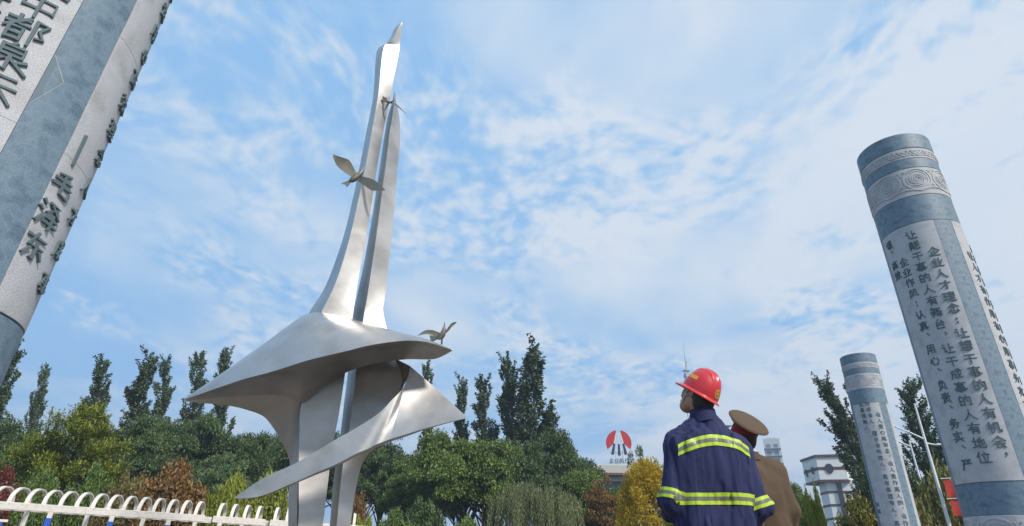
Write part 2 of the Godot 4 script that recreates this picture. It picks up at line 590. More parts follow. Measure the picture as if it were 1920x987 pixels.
func relief_ring(kind: int, y0: float, y1: float) -> Mesh:
	# carved scrolls standing on a pale ring: kind 0 a braided wave, kind 1 big roundels with swirls
	var mb := MB.new()
	var r := COL_R
	var on := func(x: float, y: float, h: float) -> Vector3:
		var t := x / r
		return Vector3(sin(t) * (r + h), y, cos(t) * (r + h))
	var h := y1 - y0
	var mid := (y0 + y1) * 0.5
	var n := 18 if kind == 0 else 8
	var step := TAU * r / n
	var lift := 0.008
	for k in n:
		var x0 := step * k
		if kind == 0:
			for q in 3:
				var pts := PackedVector2Array()
				for s in 13:
					var t := s / 12.0
					pts.append(Vector2(x0 + step * t * 1.02, mid + sin(t * TAU + q * TAU / 3) * h * 0.26))
				ribbon(mb, pts, 0.017, on, lift - q * 0.0018 + 0.0008 * (k % 2), 0.004, 1.08)
			var sw := PackedVector2Array()
			for s in 12:
				var a := s * 0.55 + k
				sw.append(Vector2(x0 + step * 0.5 + cos(a) * (0.036 - s * 0.0024), mid + sin(a) * (0.036 - s * 0.0024)))
			ribbon(mb, sw, 0.012, on, lift + 0.002)
		else:
			var ce := Vector2(x0 + step * 0.5, mid + h * 0.06)
			for q in 2:
				var ring := PackedVector2Array()
				var rr: float = [h * 0.38, h * 0.29][q]
				for s in 33:
					ring.append(ce + Vector2(cos(s * TAU / 32), sin(s * TAU / 32)) * rr)
				ribbon(mb, ring, [0.022, 0.012][q], on, lift - 0.0025 * q, 0.004, 1.08)
			for q in 3:
				var sw := PackedVector2Array()
				for s in 16:
					var a := s * 0.42 + q * TAU / 3 + k * 0.7
					var rr := h * (0.235 - 0.0125 * s)
					sw.append(ce + Vector2(cos(a), sin(a)) * rr)
				ribbon(mb, sw, 0.02, on, lift + 0.001 * q)
			for q in 2:
				for z in 2:
					var cc := Vector2(x0, mid + h * (0.28 if q == 0 else -0.22))
					var cu := PackedVector2Array()
					for s in 11:
						var a := s * 0.5 + (0.4 if z == 0 else -0.2)
						var o := Vector2(cos(a), sin(a)) * (0.055 - s * 0.0038)
						cu.append(cc + Vector2((o.x + 0.035) * (1 if z == 0 else -1), o.y))
					ribbon(mb, cu, 0.016, on, lift - 0.002 + 0.001 * z)
			var wave := PackedVector2Array()
			for s in 17:
				var t := s / 16.0
				wave.append(Vector2(x0 + step * t, y0 + h * 0.13 + absf(cos(t * PI)) * h * 0.09))
			ribbon(mb, wave, 0.02, on, lift + 0.0006 * (k % 2), 0.004, 1.08)
	return mb.mesh(M.pale_granite)


func stone_column(at: Vector3, turn: float, label: String, lift: float, texts: Array) -> Node3D:
	# texts: [panel, angle, top, pitch, size, writing]
	var o := thing("stone_column", at, turn)
	tag(o, label, "stone column", "inscribed granite columns round the plaza")
	var mb := MB.new()
	var r := COL_R - 0.012
	mb.lathe([Vector2(r, 0.0), Vector2(r, 1.236), Vector2(COL_R - 0.003, 1.238), Vector2(COL_R - 0.003, 1.585), Vector2(r, 1.589), Vector2(r, 5.083), Vector2(COL_R - 0.003, 5.087), Vector2(COL_R - 0.003, 5.516), Vector2(r, 5.52), Vector2(r, 5.993), Vector2(COL_R, 6.0), Vector2(COL_R, 6.16), Vector2(r, 6.165), Vector2(r, 6.35), Vector2(COL_R, 6.362), Vector2(COL_R, 6.625), Vector2(COL_R - 0.015, 6.64), Vector2(0.0, 6.64)], 72)
	part("shaft", mb.mesh(M.blue_granite), o)
	for q in [[0.7, 1.232, 1], [5.522, 5.99, 1], [6.168, 6.347, 0]]:
		var rb := MB.new()
		for k in 4:
			curved_slab(rb, k * 90.0, k * 90.0 + 90.0, q[0], q[1], r - 0.02, COL_R, 0.003)
		var ring := part("relief_band", rb.mesh(M.pale_granite), o)
		if not relief_cache.has(q[0]):
			relief_cache[q[0]] = relief_ring(q[2], q[0], q[1])
		part("carved_scrolls", relief_cache[q[0]], ring).set_meta("kind", "stuff")
	# three upright blue bands between the three text panels
	for k in 3:
		var bb := MB.new()
		curved_slab(bb, 23.9 + k * 120.0, 51.6 + k * 120.0, 1.592, 5.08, r - 0.02, COL_R - 0.003, 0.002)
		part("upright_band", bb.mesh(M.blue_granite), o)
	# each text panel is stacked from four curved blocks
	var panels := []
	var cuts := [1.595, 2.48, 3.35, 4.22, 5.077]
	for k in 3:
		var stack := []
		for c in 4:
			var pb := MB.new()
			curved_slab(pb, -68.2 + k * 120.0, 23.7 + k * 120.0, cuts[c], cuts[c + 1] - 0.0006, r - 0.02, COL_R, 0.0014)
			stack.append(part("text_panel", pb.mesh(M.pale_granite), o))
		panels.append(stack)
	for t in texts:
		write_down(t[5], panels[t[0]], t[1], t[2], t[3], t[4], COL_R, lift, M.letter_stone)
	return o


func leaf(mb: MB, p: Vector3, axis: Vector3, side: Vector3, l: float, w: float, shade: float) -> void:
	# one small leaf spray: a kite bent along its midrib
	var a := axis.normalized() * l
	var s := side.normalized() * w * 0.5
	var nn := a.cross(s).normalized()
	var col := Color(shade, shade, shade)
	var k := mb.vert(p, nn, col)
	mb.vert(p + a * 0.5 + s, nn, col)
	mb.vert(p + a, nn, col)
	mb.vert(p + a * 0.45 - s, nn, col)
	mb.face(k, k + 1, k + 2)
	mb.face(k, k + 2, k + 3)


func rnd_dir(r: RandomNumberGenerator) -> Vector3:
	var z := r.randf_range(-1, 1)
	var a := r.randf() * TAU
	var q := sqrt(1.0 - z * z)
	return Vector3(cos(a) * q, z, sin(a) * q)


func grow_poplar(seed_: int, fan: float) -> Array:
	# 20 m high: a spire of steep branches; fan spreads the upper twigs apart
	var r := RandomNumberGenerator.new()
	r.seed = seed_
	var wood := MB.new()
	var lv := MB.new()
	var lean := Vector3(r.randf_range(-0.6, 0.6), 0, r.randf_range(-0.6, 0.6))
	var trunk := []
	var tr := []
	for k in 9:
		var t := k / 8.0
		trunk.append(Vector3(0, 20.0 * t, 0) + lean * t * t + Vector3(sin(t * 7.0 + seed_), 0, cos(t * 5.0)) * 0.12)
		tr.append(lerpf(0.26, 0.02, t))
	wood.tube(trunk, tr, 7)
	var nb := 64 if fan < 0.5 else 100
	for q in nb:
		var t := 0.08 + 0.9 * pow((q + r.randf()) / nb, 0.85)
		var root: Vector3 = spline(trunk, t)
		var az := r.randf() * TAU
		var out := Vector3(cos(az), 0, sin(az))
		var len_ := lerpf(5.6, 1.2, t) * r.randf_range(0.55, 1.2)
		var spread := r.randf_range(0.2, 0.42) * (1.0 + fan * 0.35)
		var br := []
		var rad := []
		for k in 5:
			var s := k / 4.0
			br.append(root + out * len_ * spread * (1.0 - (1.0 - s) * (1.0 - s)) + Vector3.UP * len_ * s * 0.96)
			rad.append(lerpf(0.05, 0.008, s))
		wood.tube(br, rad, 4, Color.WHITE, false)
		var twigs := [br]
		for z in int(len_ * 1.3):
			var s := r.randf_range(0.15, 0.8)
			var from: Vector3 = spline(br, s)
			var tl := r.randf_range(0.6, 1.5)
			var td := (out.rotated(Vector3.UP, r.randf_range(-1.6, 1.6)) * 0.5 + Vector3.UP).normalized()
			twigs.append([from, from + td * tl * 0.5 + Vector3(0, -0.04, 0), from + td * tl])
		var tone := r.randf_range(0.65, 1.25)
		for tw in twigs:
			var l: float = (tw[0] as Vector3).distance_to(tw[-1])
			for k in int(l * (36 if fan < 0.5 else 30)):
				var s := 0.1 + 0.9 * r.randf()
				var p: Vector3 = spline(tw, s)
				p += rnd_dir(r) * (0.26 * (1.0 - s * 0.7) + 0.05) * pow(r.randf(), 0.7)
				var ax := (rnd_dir(r) + Vector3.UP * 0.35 + out * 0.3).normalized()
				leaf(lv, p, ax, ax.cross(rnd_dir(r)), r.randf_range(0.17, 0.34), r.randf_range(0.12, 0.22), tone * r.randf_range(0.6, 1.4))
	return [wood, lv]


func grow_round(seed_: int, gaps: float, leaf_size: float, count: int) -> Array:
	# 9 m high and about 8 m wide: limbs that end in leafy boughs of uneven size
	var r := RandomNumberGenerator.new()
	r.seed = seed_
	var wood := MB.new()
	var lv := MB.new()
	wood.tube([Vector3(0, 0, 0), Vector3(0.08, 1.4, 0.05), Vector3(-0.05, 3.0, 0.0), Vector3(0.1, 5.2, 0.1)], [0.22, 0.18, 0.14, 0.06], 8)
	var boughs := []
	var nb := 64
	for q in nb:
		var dir := rnd_dir(r)
		dir.y = absf(dir.y) * 1.1 - 0.42
		var rad := pow(r.randf(), 0.33)
		var ce := Vector3(dir.x * 3.4 * rad, 4.9 + dir.y * 3.6 * rad, dir.z * 3.4 * rad)
		ce += Vector3(r.randf_range(-0.5, 0.5), r.randf_range(-0.4, 0.6), r.randf_range(-0.5, 0.5))
		boughs.append([ce, r.randf_range(0.5, 1.25) * (1.0 - gaps * 0.35)])
		if q % 3 == 0:
			var from := Vector3(0, r.randf_range(1.6, 4.6), 0)
			var mid := from.lerp(ce, 0.55) + Vector3(0, 0.25, 0)
			wood.tube([from, mid, ce], [0.08, 0.045, 0.015], 5, Color.WHITE, false)
	var total := 0.0
	for b in boughs:
		total += pow(b[1], 2.2)
	for b in boughs:
		var n := int(count * pow(b[1], 2.2) / total)
		var tone := r.randf_range(0.6, 1.3)
		for k in n:
			var dir := rnd_dir(r)
			if dir.y < -0.35:
				dir.y *= -0.6
			var p: Vector3 = b[0] + dir * b[1] * pow(r.randf(), 0.42) * Vector3(1.15, 0.72, 1.15)
			var ax := (dir + rnd_dir(r) * 0.8 + Vector3.DOWN * 0.35).normalized()
			leaf(lv, p, ax, ax.cross(rnd_dir(r)), leaf_size * r.randf_range(0.7, 1.4), leaf_size * r.randf_range(0.4, 0.75), tone * r.randf_range(0.6, 1.4))
	return [wood, lv]


func grow_feathery(seed_: int) -> Array:
	# 9 m high: an open tree of arching compound leaves in tiers
	var r := RandomNumberGenerator.new()
	r.seed = seed_
	var wood := MB.new()
	var lv := MB.new()
	wood.tube([Vector3(0, 0, 0), Vector3(0.1, 2.6, 0), Vector3(-0.1, 5.0, 0.1), Vector3(0.1, 7.6, 0)], [0.2, 0.15, 0.1, 0.04], 8)
	for q in 58:
		var t := (q + r.randf()) / 58.0
		var from := Vector3(0, 1.6 + 6.0 * t, 0)
		var az := r.randf() * TAU
		var out := Vector3(cos(az), 0, sin(az))
		var len_ := (1.3 + 3.6 * sin(PI * clampf(0.22 + 0.78 * t, 0, 1))) * r.randf_range(0.55, 1.05)
		var br := []
		for k in 5:
			var s := k / 4.0
			br.append(from + out * len_ * s + Vector3.UP * len_ * (0.55 * s - 0.35 * s * s))
		wood.tube(br, [0.06, 0.045, 0.03, 0.02, 0.01], 5, Color.WHITE, false)
		var tone := r.randf_range(0.65, 1.25)
		for f in int(len_ * 17):
			var s := r.randf_range(0.3, 1.0)
			var p: Vector3 = spline(br, s)
			var fd := (out * 0.5 + rnd_dir(r) * 1.0 + Vector3.UP * 0.5).normalized()
			for k in 8:
				var u := k / 7.0
				var pp := p + fd * u * 0.75 + Vector3.DOWN * u * u * 0.06
				for sd in [-1.0, 1.0]:
					var ax: Vector3 = (fd * 0.5 + fd.cross(Vector3.UP) * sd + rnd_dir(r) * 0.6).normalized()
					leaf(lv, pp, ax, ax.cross(Vector3.UP), r.randf_range(0.16, 0.26), 0.1, tone * r.randf_range(0.7, 1.35))
	return [wood, lv]


func grow_shrub(seed_: int, count: int, upright: float) -> Array:
	# 3 m high and 4 m wide, leafy to the ground, of many small boughs
	var r := RandomNumberGenerator.new()
	r.seed = seed_
	var wood := MB.new()
	var lv := MB.new()
	for q in 46:
		var az := r.randf() * TAU
		var rad := sqrt(r.randf()) * 1.7
		var top := (2.75 - rad * rad * 0.42) * r.randf_range(0.72, 1.08)
		var ce := Vector3(cos(az) * rad, top, sin(az) * rad)
		if q % 3 == 0:
			wood.tube([Vector3(cos(az) * rad * 0.15, 0, sin(az) * rad * 0.15), ce * Vector3(0.6, 0.55, 0.6), ce], [0.05, 0.03, 0.01], 5, Color.WHITE, false)
		var tone := r.randf_range(0.65, 1.3)
		for k in count / 46:
			var u := r.randf()
			var p := Vector3(ce.x, lerpf(maxf(0.15, top - 1.5), top, sqrt(u)), ce.z) + rnd_dir(r) * 0.5 * pow(r.randf(), 0.5) * (1.1 - u * 0.55)
			var ax := (rnd_dir(r) + Vector3.UP * upright).normalized()
			leaf(lv, p, ax, ax.cross(rnd_dir(r)), r.randf_range(0.1, 0.22), r.randf_range(0.06, 0.12), tone * r.randf_range(0.65, 1.4))
	return [wood, lv]


func grow_golden(seed_: int) -> Array:
	# 4.2 m high and 3.6 m wide: tight rounded tufts stacked into a loose cone
	var r := RandomNumberGenerator.new()
	r.seed = seed_
	var wood := MB.new()
	var lv := MB.new()
	wood.tube([Vector3.ZERO, Vector3(0, 1.6, 0), Vector3(0, 3.6, 0)], [0.1, 0.08, 0.03], 7)
	for q in 120:
		var t := pow((q + r.randf()) / 120.0, 0.8)
		var y := 0.25 + 3.6 * t
		var rr := 1.62 * sqrt(maxf(0.0, 1.0 - pow(t, 1.7))) * r.randf_range(0.62, 1.08) + 0.08
		var az := q * 2.4 + r.randf_range(-0.5, 0.5)
		var ce := Vector3(cos(az) * rr, y, sin(az) * rr)
		if q % 4 == 0:
			wood.tube([Vector3(0, y * 0.75, 0), ce * Vector3(0.6, 0.95, 0.6), ce], [0.03, 0.02, 0.008], 4, Color.WHITE, false)
		var size := r.randf_range(0.24, 0.44)
		var tone := r.randf_range(0.75, 1.25)
		for k in 210:
			var dir := rnd_dir(r)
			var p := ce + dir * size * pow(r.randf(), 0.34) * Vector3(1.1, 0.85, 1.1)
			var ax := (dir + rnd_dir(r) * 0.5 + Vector3.UP * 0.4).normalized()
			leaf(lv, p, ax, ax.cross(rnd_dir(r)), r.randf_range(0.06, 0.13), r.randf_range(0.035, 0.06), tone * r.randf_range(0.65, 1.3))
	return [wood, lv]


func grow_willow(seed_: int) -> Array:
	# 7 m high and 8 m wide: a dome that pours down in hanging strands
	var r := RandomNumberGenerator.new()
	r.seed = seed_
	var wood := MB.new()
	var lv := MB.new()
	wood.tube([Vector3.ZERO, Vector3(0.1, 1.8, 0), Vector3(0, 3.8, 0.1), Vector3(0, 5.6, 0)], [0.28, 0.22, 0.15, 0.05], 8)
	for q in 34:
		var az := q * 2.4
		var out := Vector3(cos(az), 0, sin(az))
		var len_ := r.randf_range(1.6, 3.9)
		var top := 6.75 - len_ * len_ * 0.085 + r.randf_range(-0.4, 0.2)
		var br := [Vector3(0, r.randf_range(3.0, 5.0), 0), out * len_ * 0.45 + Vector3.UP * (top - 0.3), out * len_ * 0.8 + Vector3.UP * top, out * len_ + Vector3.UP * (top - 0.25)]
		wood.tube(br, [0.07, 0.05, 0.03, 0.015], 5, Color.WHITE, false)
		for w in 20:
			var s := r.randf_range(0.35, 1.0)
			var p: Vector3 = spline(br, s) + Vector3(r.randf_range(-0.3, 0.3), r.randf_range(-0.1, 0.15), r.randf_range(-0.3, 0.3))
			var drop := r.randf_range(1.4, minf(4.6, p.y - 0.3))
			var tone := r.randf_range(0.6, 1.4)
			var bow := out * r.randf_range(0.1, 0.5)
			var n := int(drop * 13)
			for k in n:
				var u := float(k) / n
				var pp := p + bow * sin(u * 1.6) + Vector3.DOWN * drop * u
				pp += Vector3(r.randf_range(-0.05, 0.05), 0, r.randf_range(-0.05, 0.05))
				var ax := (Vector3.DOWN + rnd_dir(r) * 0.45).normalized()
				leaf(lv, pp, ax, ax.cross(rnd_dir(r)), r.randf_range(0.16, 0.3), r.randf_range(0.03, 0.055), tone * r.randf_range(0.7, 1.3))
	return [wood, lv]


var grown := {}
var tinted := {}


func grown_as(kind: String) -> Array:
	# wood and leaves of one kind, grown once
	if not grown.has(kind):
		var n := int(kind.right(1))
		var a := []
		match kind.left(kind.length() - 1):
			"spire": a = grow_poplar(11 + n, 0.0)
			"fan": a = grow_poplar(31 + n, 1.0)
			"round": a = grow_round(51 + n, 0.0, 0.21, 27000)
			"open": a = grow_round(71 + n, 1.0, 0.19, 13000)
			"feathery": a = grow_feathery(91 + n)
			"shrub": a = grow_shrub(101 + n, 13000, 0.35)
			"upright": a = grow_shrub(121 + n, 12000, 1.3)
			"golden": a = grow_golden(141 + n)
			"willow": a = grow_willow(161 + n)
		grown[kind] = [a[0].mesh(M.bark), a[1].mesh(M.leaf_mid)]
	return grown[kind]


func plant(called: String, kind: String, leaf_mat: String, at: Vector3, size: Vector2, turn: float, lean: float, label: String, category: String, group: String) -> void:
	# size: width and height against the size that this kind was grown to
	var g := grown_as(kind)
	var o := thing(called, at, turn)
	o.basis = Basis(Vector3.BACK, lean) * Basis(Vector3.UP, turn).scaled(Vector3(size.x, size.y, size.x))
	tag(o, label, category, group)
	part("trunk" if category == "tree" else "stem", g[0], o)
	var cr := part("crown" if category == "tree" else "foliage", g[1], o)
	cr.material_override = M[leaf_mat]


func clip_band(src: MB, dst: MB, fields: Array, lift: float) -> void:
	# the part of src where every field is positive, lifted off along its normals: cloth sewn on cloth
	for t in range(0, src.i.size(), 3):
		var poly := []
		for k in 3:
			var id := src.i[t + k]
			poly.append([src.v[id], src.n[id]])
		for f in fields:
			var nxt := []
			var m := poly.size()
			for k in m:
				var p: Array = poly[k]
				var q: Array = poly[(k + 1) % m]
				var fp: float = f.call(p[0])
				var fq: float = f.call(q[0])
				if fp >= 0.0:
					nxt.append(p)
				if (fp >= 0.0) != (fq >= 0.0):
					var s := fp / (fp - fq)
					nxt.append([(p[0] as Vector3).lerp(q[0], s), (p[1] as Vector3).lerp(q[1], s).normalized()])
			poly = nxt
			if poly.size() < 3:
				break
		if poly.size() < 3:
			continue
		var ids := []
		for p in poly:
			ids.append(dst.vert(p[0] + p[1] * lift, p[1]))
		for k in range(1, ids.size() - 1):
			dst.face(ids[0], ids[k], ids[k + 1])


func hand_into(mb: MB, xf: Transform3D, side: float, curl: float) -> void:
	# a hand along -Y from the wrist, palm towards -Z, thumb on the side given
	var h := Blob.new()
	h.cap(Vector3(0, 0.02, 0), 0.026, Vector3(0, -0.02, 0), 0.028, 0.02, Vector3(1, 1, 1.25))
	h.cap(Vector3(-0.022, -0.035, 0), 0.017, Vector3(-0.03, -0.088, 0), 0.014, 0.02)
	h.cap(Vector3(0.0, -0.03, 0), 0.018, Vector3(0.0, -0.092, 0), 0.014, 0.02)
	h.cap(Vector3(0.022, -0.035, 0), 0.017, Vector3(0.028, -0.088, 0), 0.014, 0.02)
	var lens := [0.072, 0.08, 0.075, 0.058]
	for f in 4:
		var x := (-0.031 + 0.0205 * f) * -side
		var p := Vector3(x, -0.09 + (0.005 if f == 3 else 0.0), 0)
		var bend := curl * (0.8 + 0.12 * f)
		var ang := 0.0
		for s in 3:
			ang += bend * [0.45, 0.6, 0.45][s]
			var l: float = lens[f] * [0.45, 0.31, 0.24][s]
			var e := p + Vector3(x * 0.12, -cos(ang), -sin(ang)) * l
			h.cap(p, 0.0098 - s * 0.0009, e, 0.0092 - s * 0.0011, 0.006)
			p = e
	var tp := Vector3(0.026 * side, -0.02, -0.004)
	var tm := tp + Vector3(0.03 * side, -0.03, -0.02)
	var te := tm + Vector3(0.008 * side, -0.03, -0.014)
	h.cap(tp, 0.015, tm, 0.012, 0.015)
	h.cap(tm, 0.0115, te, 0.0095, 0.006)
	h.mesh_into(mb, 0.004, xf)


func head_into(mb: MB, xf: Transform3D, nape: Vector3) -> void:
	# a head facing -Z, its origin between the ears at eye height
	var h := Blob.new()
	h.cap(Vector3(0, 0.035, 0.018), 0.088, Vector3(0, 0.03, -0.022), 0.083, 0.05, Vector3(1.13, 1, 1))
	h.cap(Vector3(0, -0.03, -0.03), 0.066, Vector3(0, -0.082, -0.052), 0.04, 0.05)
	h.cap(Vector3(-0.035, -0.055, 0.0), 0.032, Vector3(-0.018, -0.095, -0.055), 0.024, 0.04)
	h.cap(Vector3(0.035, -0.055, 0.0), 0.032, Vector3(0.018, -0.095, -0.055), 0.024, 0.04)
	h.cap(Vector3(-0.03, 0.022, -0.086), 0.014, Vector3(0.03, 0.022, -0.086), 0.014, 0.02)
	h.cap(Vector3(0, 0.01, -0.096), 0.008, Vector3(0, -0.034, -0.118), 0.0125, 0.018)
	h.cap(Vector3(-0.013, -0.04, -0.103), 0.008, Vector3(0.013, -0.04, -0.103), 0.008, 0.01)
	h.cap(Vector3(-0.045, -0.02, -0.066), 0.02, Vector3(-0.03, -0.03, -0.08), 0.016, 0.03)
	h.cap(Vector3(0.045, -0.02, -0.066), 0.02, Vector3(0.03, -0.03, -0.08), 0.016, 0.03)
	h.cap(Vector3(-0.018, -0.0665, -0.098), 0.0062, Vector3(0.018, -0.0665, -0.098), 0.0062, 0.008)
	h.cap(Vector3(-0.015, -0.078, -0.096), 0.007, Vector3(0.015, -0.078, -0.096), 0.007, 0.008)
	for s in [-1.0, 1.0]:
		h.cap(Vector3(0.077 * s, 0.018, 0.012), 0.011, Vector3(0.079 * s, -0.024, 0.002), 0.008, 0.008, Vector3(1.5, 1, 0.75))
		h.cap(Vector3(0.086 * s, 0.02, 0.018), 0.007, Vector3(0.084 * s, -0.012, 0.02), 0.0065, 0.008)
	h.cap(xf.affine_inverse() * nape, 0.066, Vector3(0, -0.05, 0.035), 0.057, 0.025)
	h.mesh_into(mb, 0.0055, xf)


func face_parts(o: Node3D, xf: Transform3D) -> void:
	for s in [-1.0, 1.0]:
		var eye := MB.new()
		eye.soft_lathe(arc_profile(0.0125, 0.0125, 8), 14, xf.basis, xf * Vector3(0.031 * s, 0.002, -0.0805))
		var e := part("eye", eye.mesh(M.eye_white), o)
		var iris := MB.new()
		iris.soft_lathe(arc_profile(0.0062, 0.0062, 6), 10, xf.basis, xf * Vector3(0.031 * s, 0.003, -0.0885))
		part("iris", iris.mesh(M.hair), e)
		var brow := MB.new()
		brow.tube([xf * Vector3(0.014 * s, 0.0235, -0.101), xf * Vector3(0.032 * s, 0.028, -0.0975), xf * Vector3(0.05 * s, 0.021, -0.083)], [0.003, 0.0035, 0.002], 5)
		part("eyebrow", brow.mesh(M.hair), o)


func largest_piece(src: MB) -> MB:
	# drops loose scraps that a clip leaves behind
	var at := {}
	var up := PackedInt32Array()
	var id := PackedInt32Array()
	for p in src.v:
		var key := Vector3i((p * 20000.0).round())
		if not at.has(key):
			at[key] = up.size()
			up.append(up.size())
		id.append(at[key])
	var find := func(x: int) -> int:
		while up[x] != x:
			up[x] = up[up[x]]
			x = up[x]
		return x
	for t in range(0, src.i.size(), 3):
		var r: int = find.call(id[src.i[t]])
		for k in [1, 2]:
			var q: int = find.call(id[src.i[t + k]])
			if q != r:
				up[q] = r
	var size := {}
	for t in range(0, src.i.size(), 3):
		var r: int = find.call(id[src.i[t]])
		size[r] = size.get(r, 0) + 1
	var best := -1
	for r in size:
		if best < 0 or size[r] > size[best]:
			best = r
	var out := MB.new()
	for t in range(0, src.i.size(), 3):
		if find.call(id[src.i[t]]) == best:
			var k := out.v.size()
			for z in 3:
				out.vert(src.v[src.i[t + z]], src.n[src.i[t + z]])
			out.face(k, k + 1, k + 2)
	return out


func arc_profile(rx: float, ry: float, n: int) -> Array:
	var p := []
	for k in n + 1:
		var a := -PI / 2 + PI * k / n
		p.append(Vector2(maxf(cos(a) * rx, 0.00001), sin(a) * ry))
	return p


func jacket_blob(sl: Vector3, el: Vector3, wl: Vector3, er: Vector3, wr: Vector3, hem: float, broad: float, loose: float) -> Blob:
	# a coat on a body that faces -Z; sl the right shoulder joint, el and wl the left elbow and wrist
	var j := Blob.new()
	j.cap(Vector3(-0.115, hem - 0.05, 0.01), 0.128 * loose, Vector3(-0.12 * broad, 1.27, 0.01), 0.128 * loose, 0.14)
	j.cap(Vector3(0.115, hem - 0.05, 0.01), 0.128 * loose, Vector3(0.12 * broad, 1.27, 0.01), 0.128 * loose, 0.14)
	j.cap(Vector3(0, 1.15, 0.035), 0.115, Vector3(0, 1.33, 0.035), 0.105, 0.1)
	j.cap(Vector3(-sl.x, sl.y, 0.012), 0.082 * loose, sl * Vector3(1, 1, 0) + Vector3(0, 0, 0.012), 0.082 * loose, 0.07)
	for s in [-1.0, 1.0]:
		j.cap(Vector3(0.03 * s, 1.475, 0.012), 0.058, Vector3(sl.x * 0.8 * s, sl.y + 0.012, 0.012), 0.062, 0.06)
	var cut := [Vector3(-sl.x, sl.y, 0.01), sl + Vector3(0, 0, 0.01)]
	j.cap(cut[0], 0.082 * loose, el, 0.064 * loose, 0.055)
	j.cap(el, 0.064 * loose, wl, 0.05 * loose, 0.03)
	j.cap(cut[1], 0.082 * loose, er, 0.064 * loose, 0.055)
	j.cap(er, 0.064 * loose, wr, 0.05 * loose, 0.03)
	j.cut_low = hem
	return j


func legs_and_shoes(o: Node3D, m: Material, shoe: Material, loose: float) -> void:
	var t := Blob.new()
	for s in [-1.0, 1.0]:
		t.cap(Vector3(0.09 * s, 0.9, 0.01), 0.115, Vector3(0.1 * s, 0.5, -0.005), 0.08 * loose, 0.07)
		t.cap(Vector3(0.1 * s, 0.5, -0.005), 0.08 * loose, Vector3(0.11 * s, 0.08, 0.025), 0.066 * loose, 0.03)
	t.cut_low = 0.07
	t.wrinkle = noise(9.0, 5, 2)
	t.wr_amp = 0.016
	t.wr_scale = Vector3(1, 1.7, 1)
	var mb := MB.new()
	t.mesh_into(mb, 0.016)
	part("trousers", mb.mesh(m), o)
	for s in [-1.0, 1.0]:
		var b := Blob.new()
		b.cap(Vector3(0.11 * s, 0.045, 0.04), 0.043, Vector3(0.125 * s, 0.036, -0.13), 0.04, 0.03)
		b.cap(Vector3(0.11 * s, 0.06, 0.03), 0.05, Vector3(0.11 * s, 0.17, 0.025), 0.05, 0.03)
		b.cut_low = 0.003
		var sb := MB.new()
		b.mesh_into(sb, 0.01)
		part("boot", sb.mesh(shoe), o)


func hand_frame(wrist: Vector3, elbow: Vector3, palm: Vector3) -> Transform3D:
	var y := (elbow - wrist).normalized()
	var z := -(palm - y * palm.dot(y)).normalized()
	return Transform3D(Basis(y.cross(z), y, z), wrist - y * 0.012)


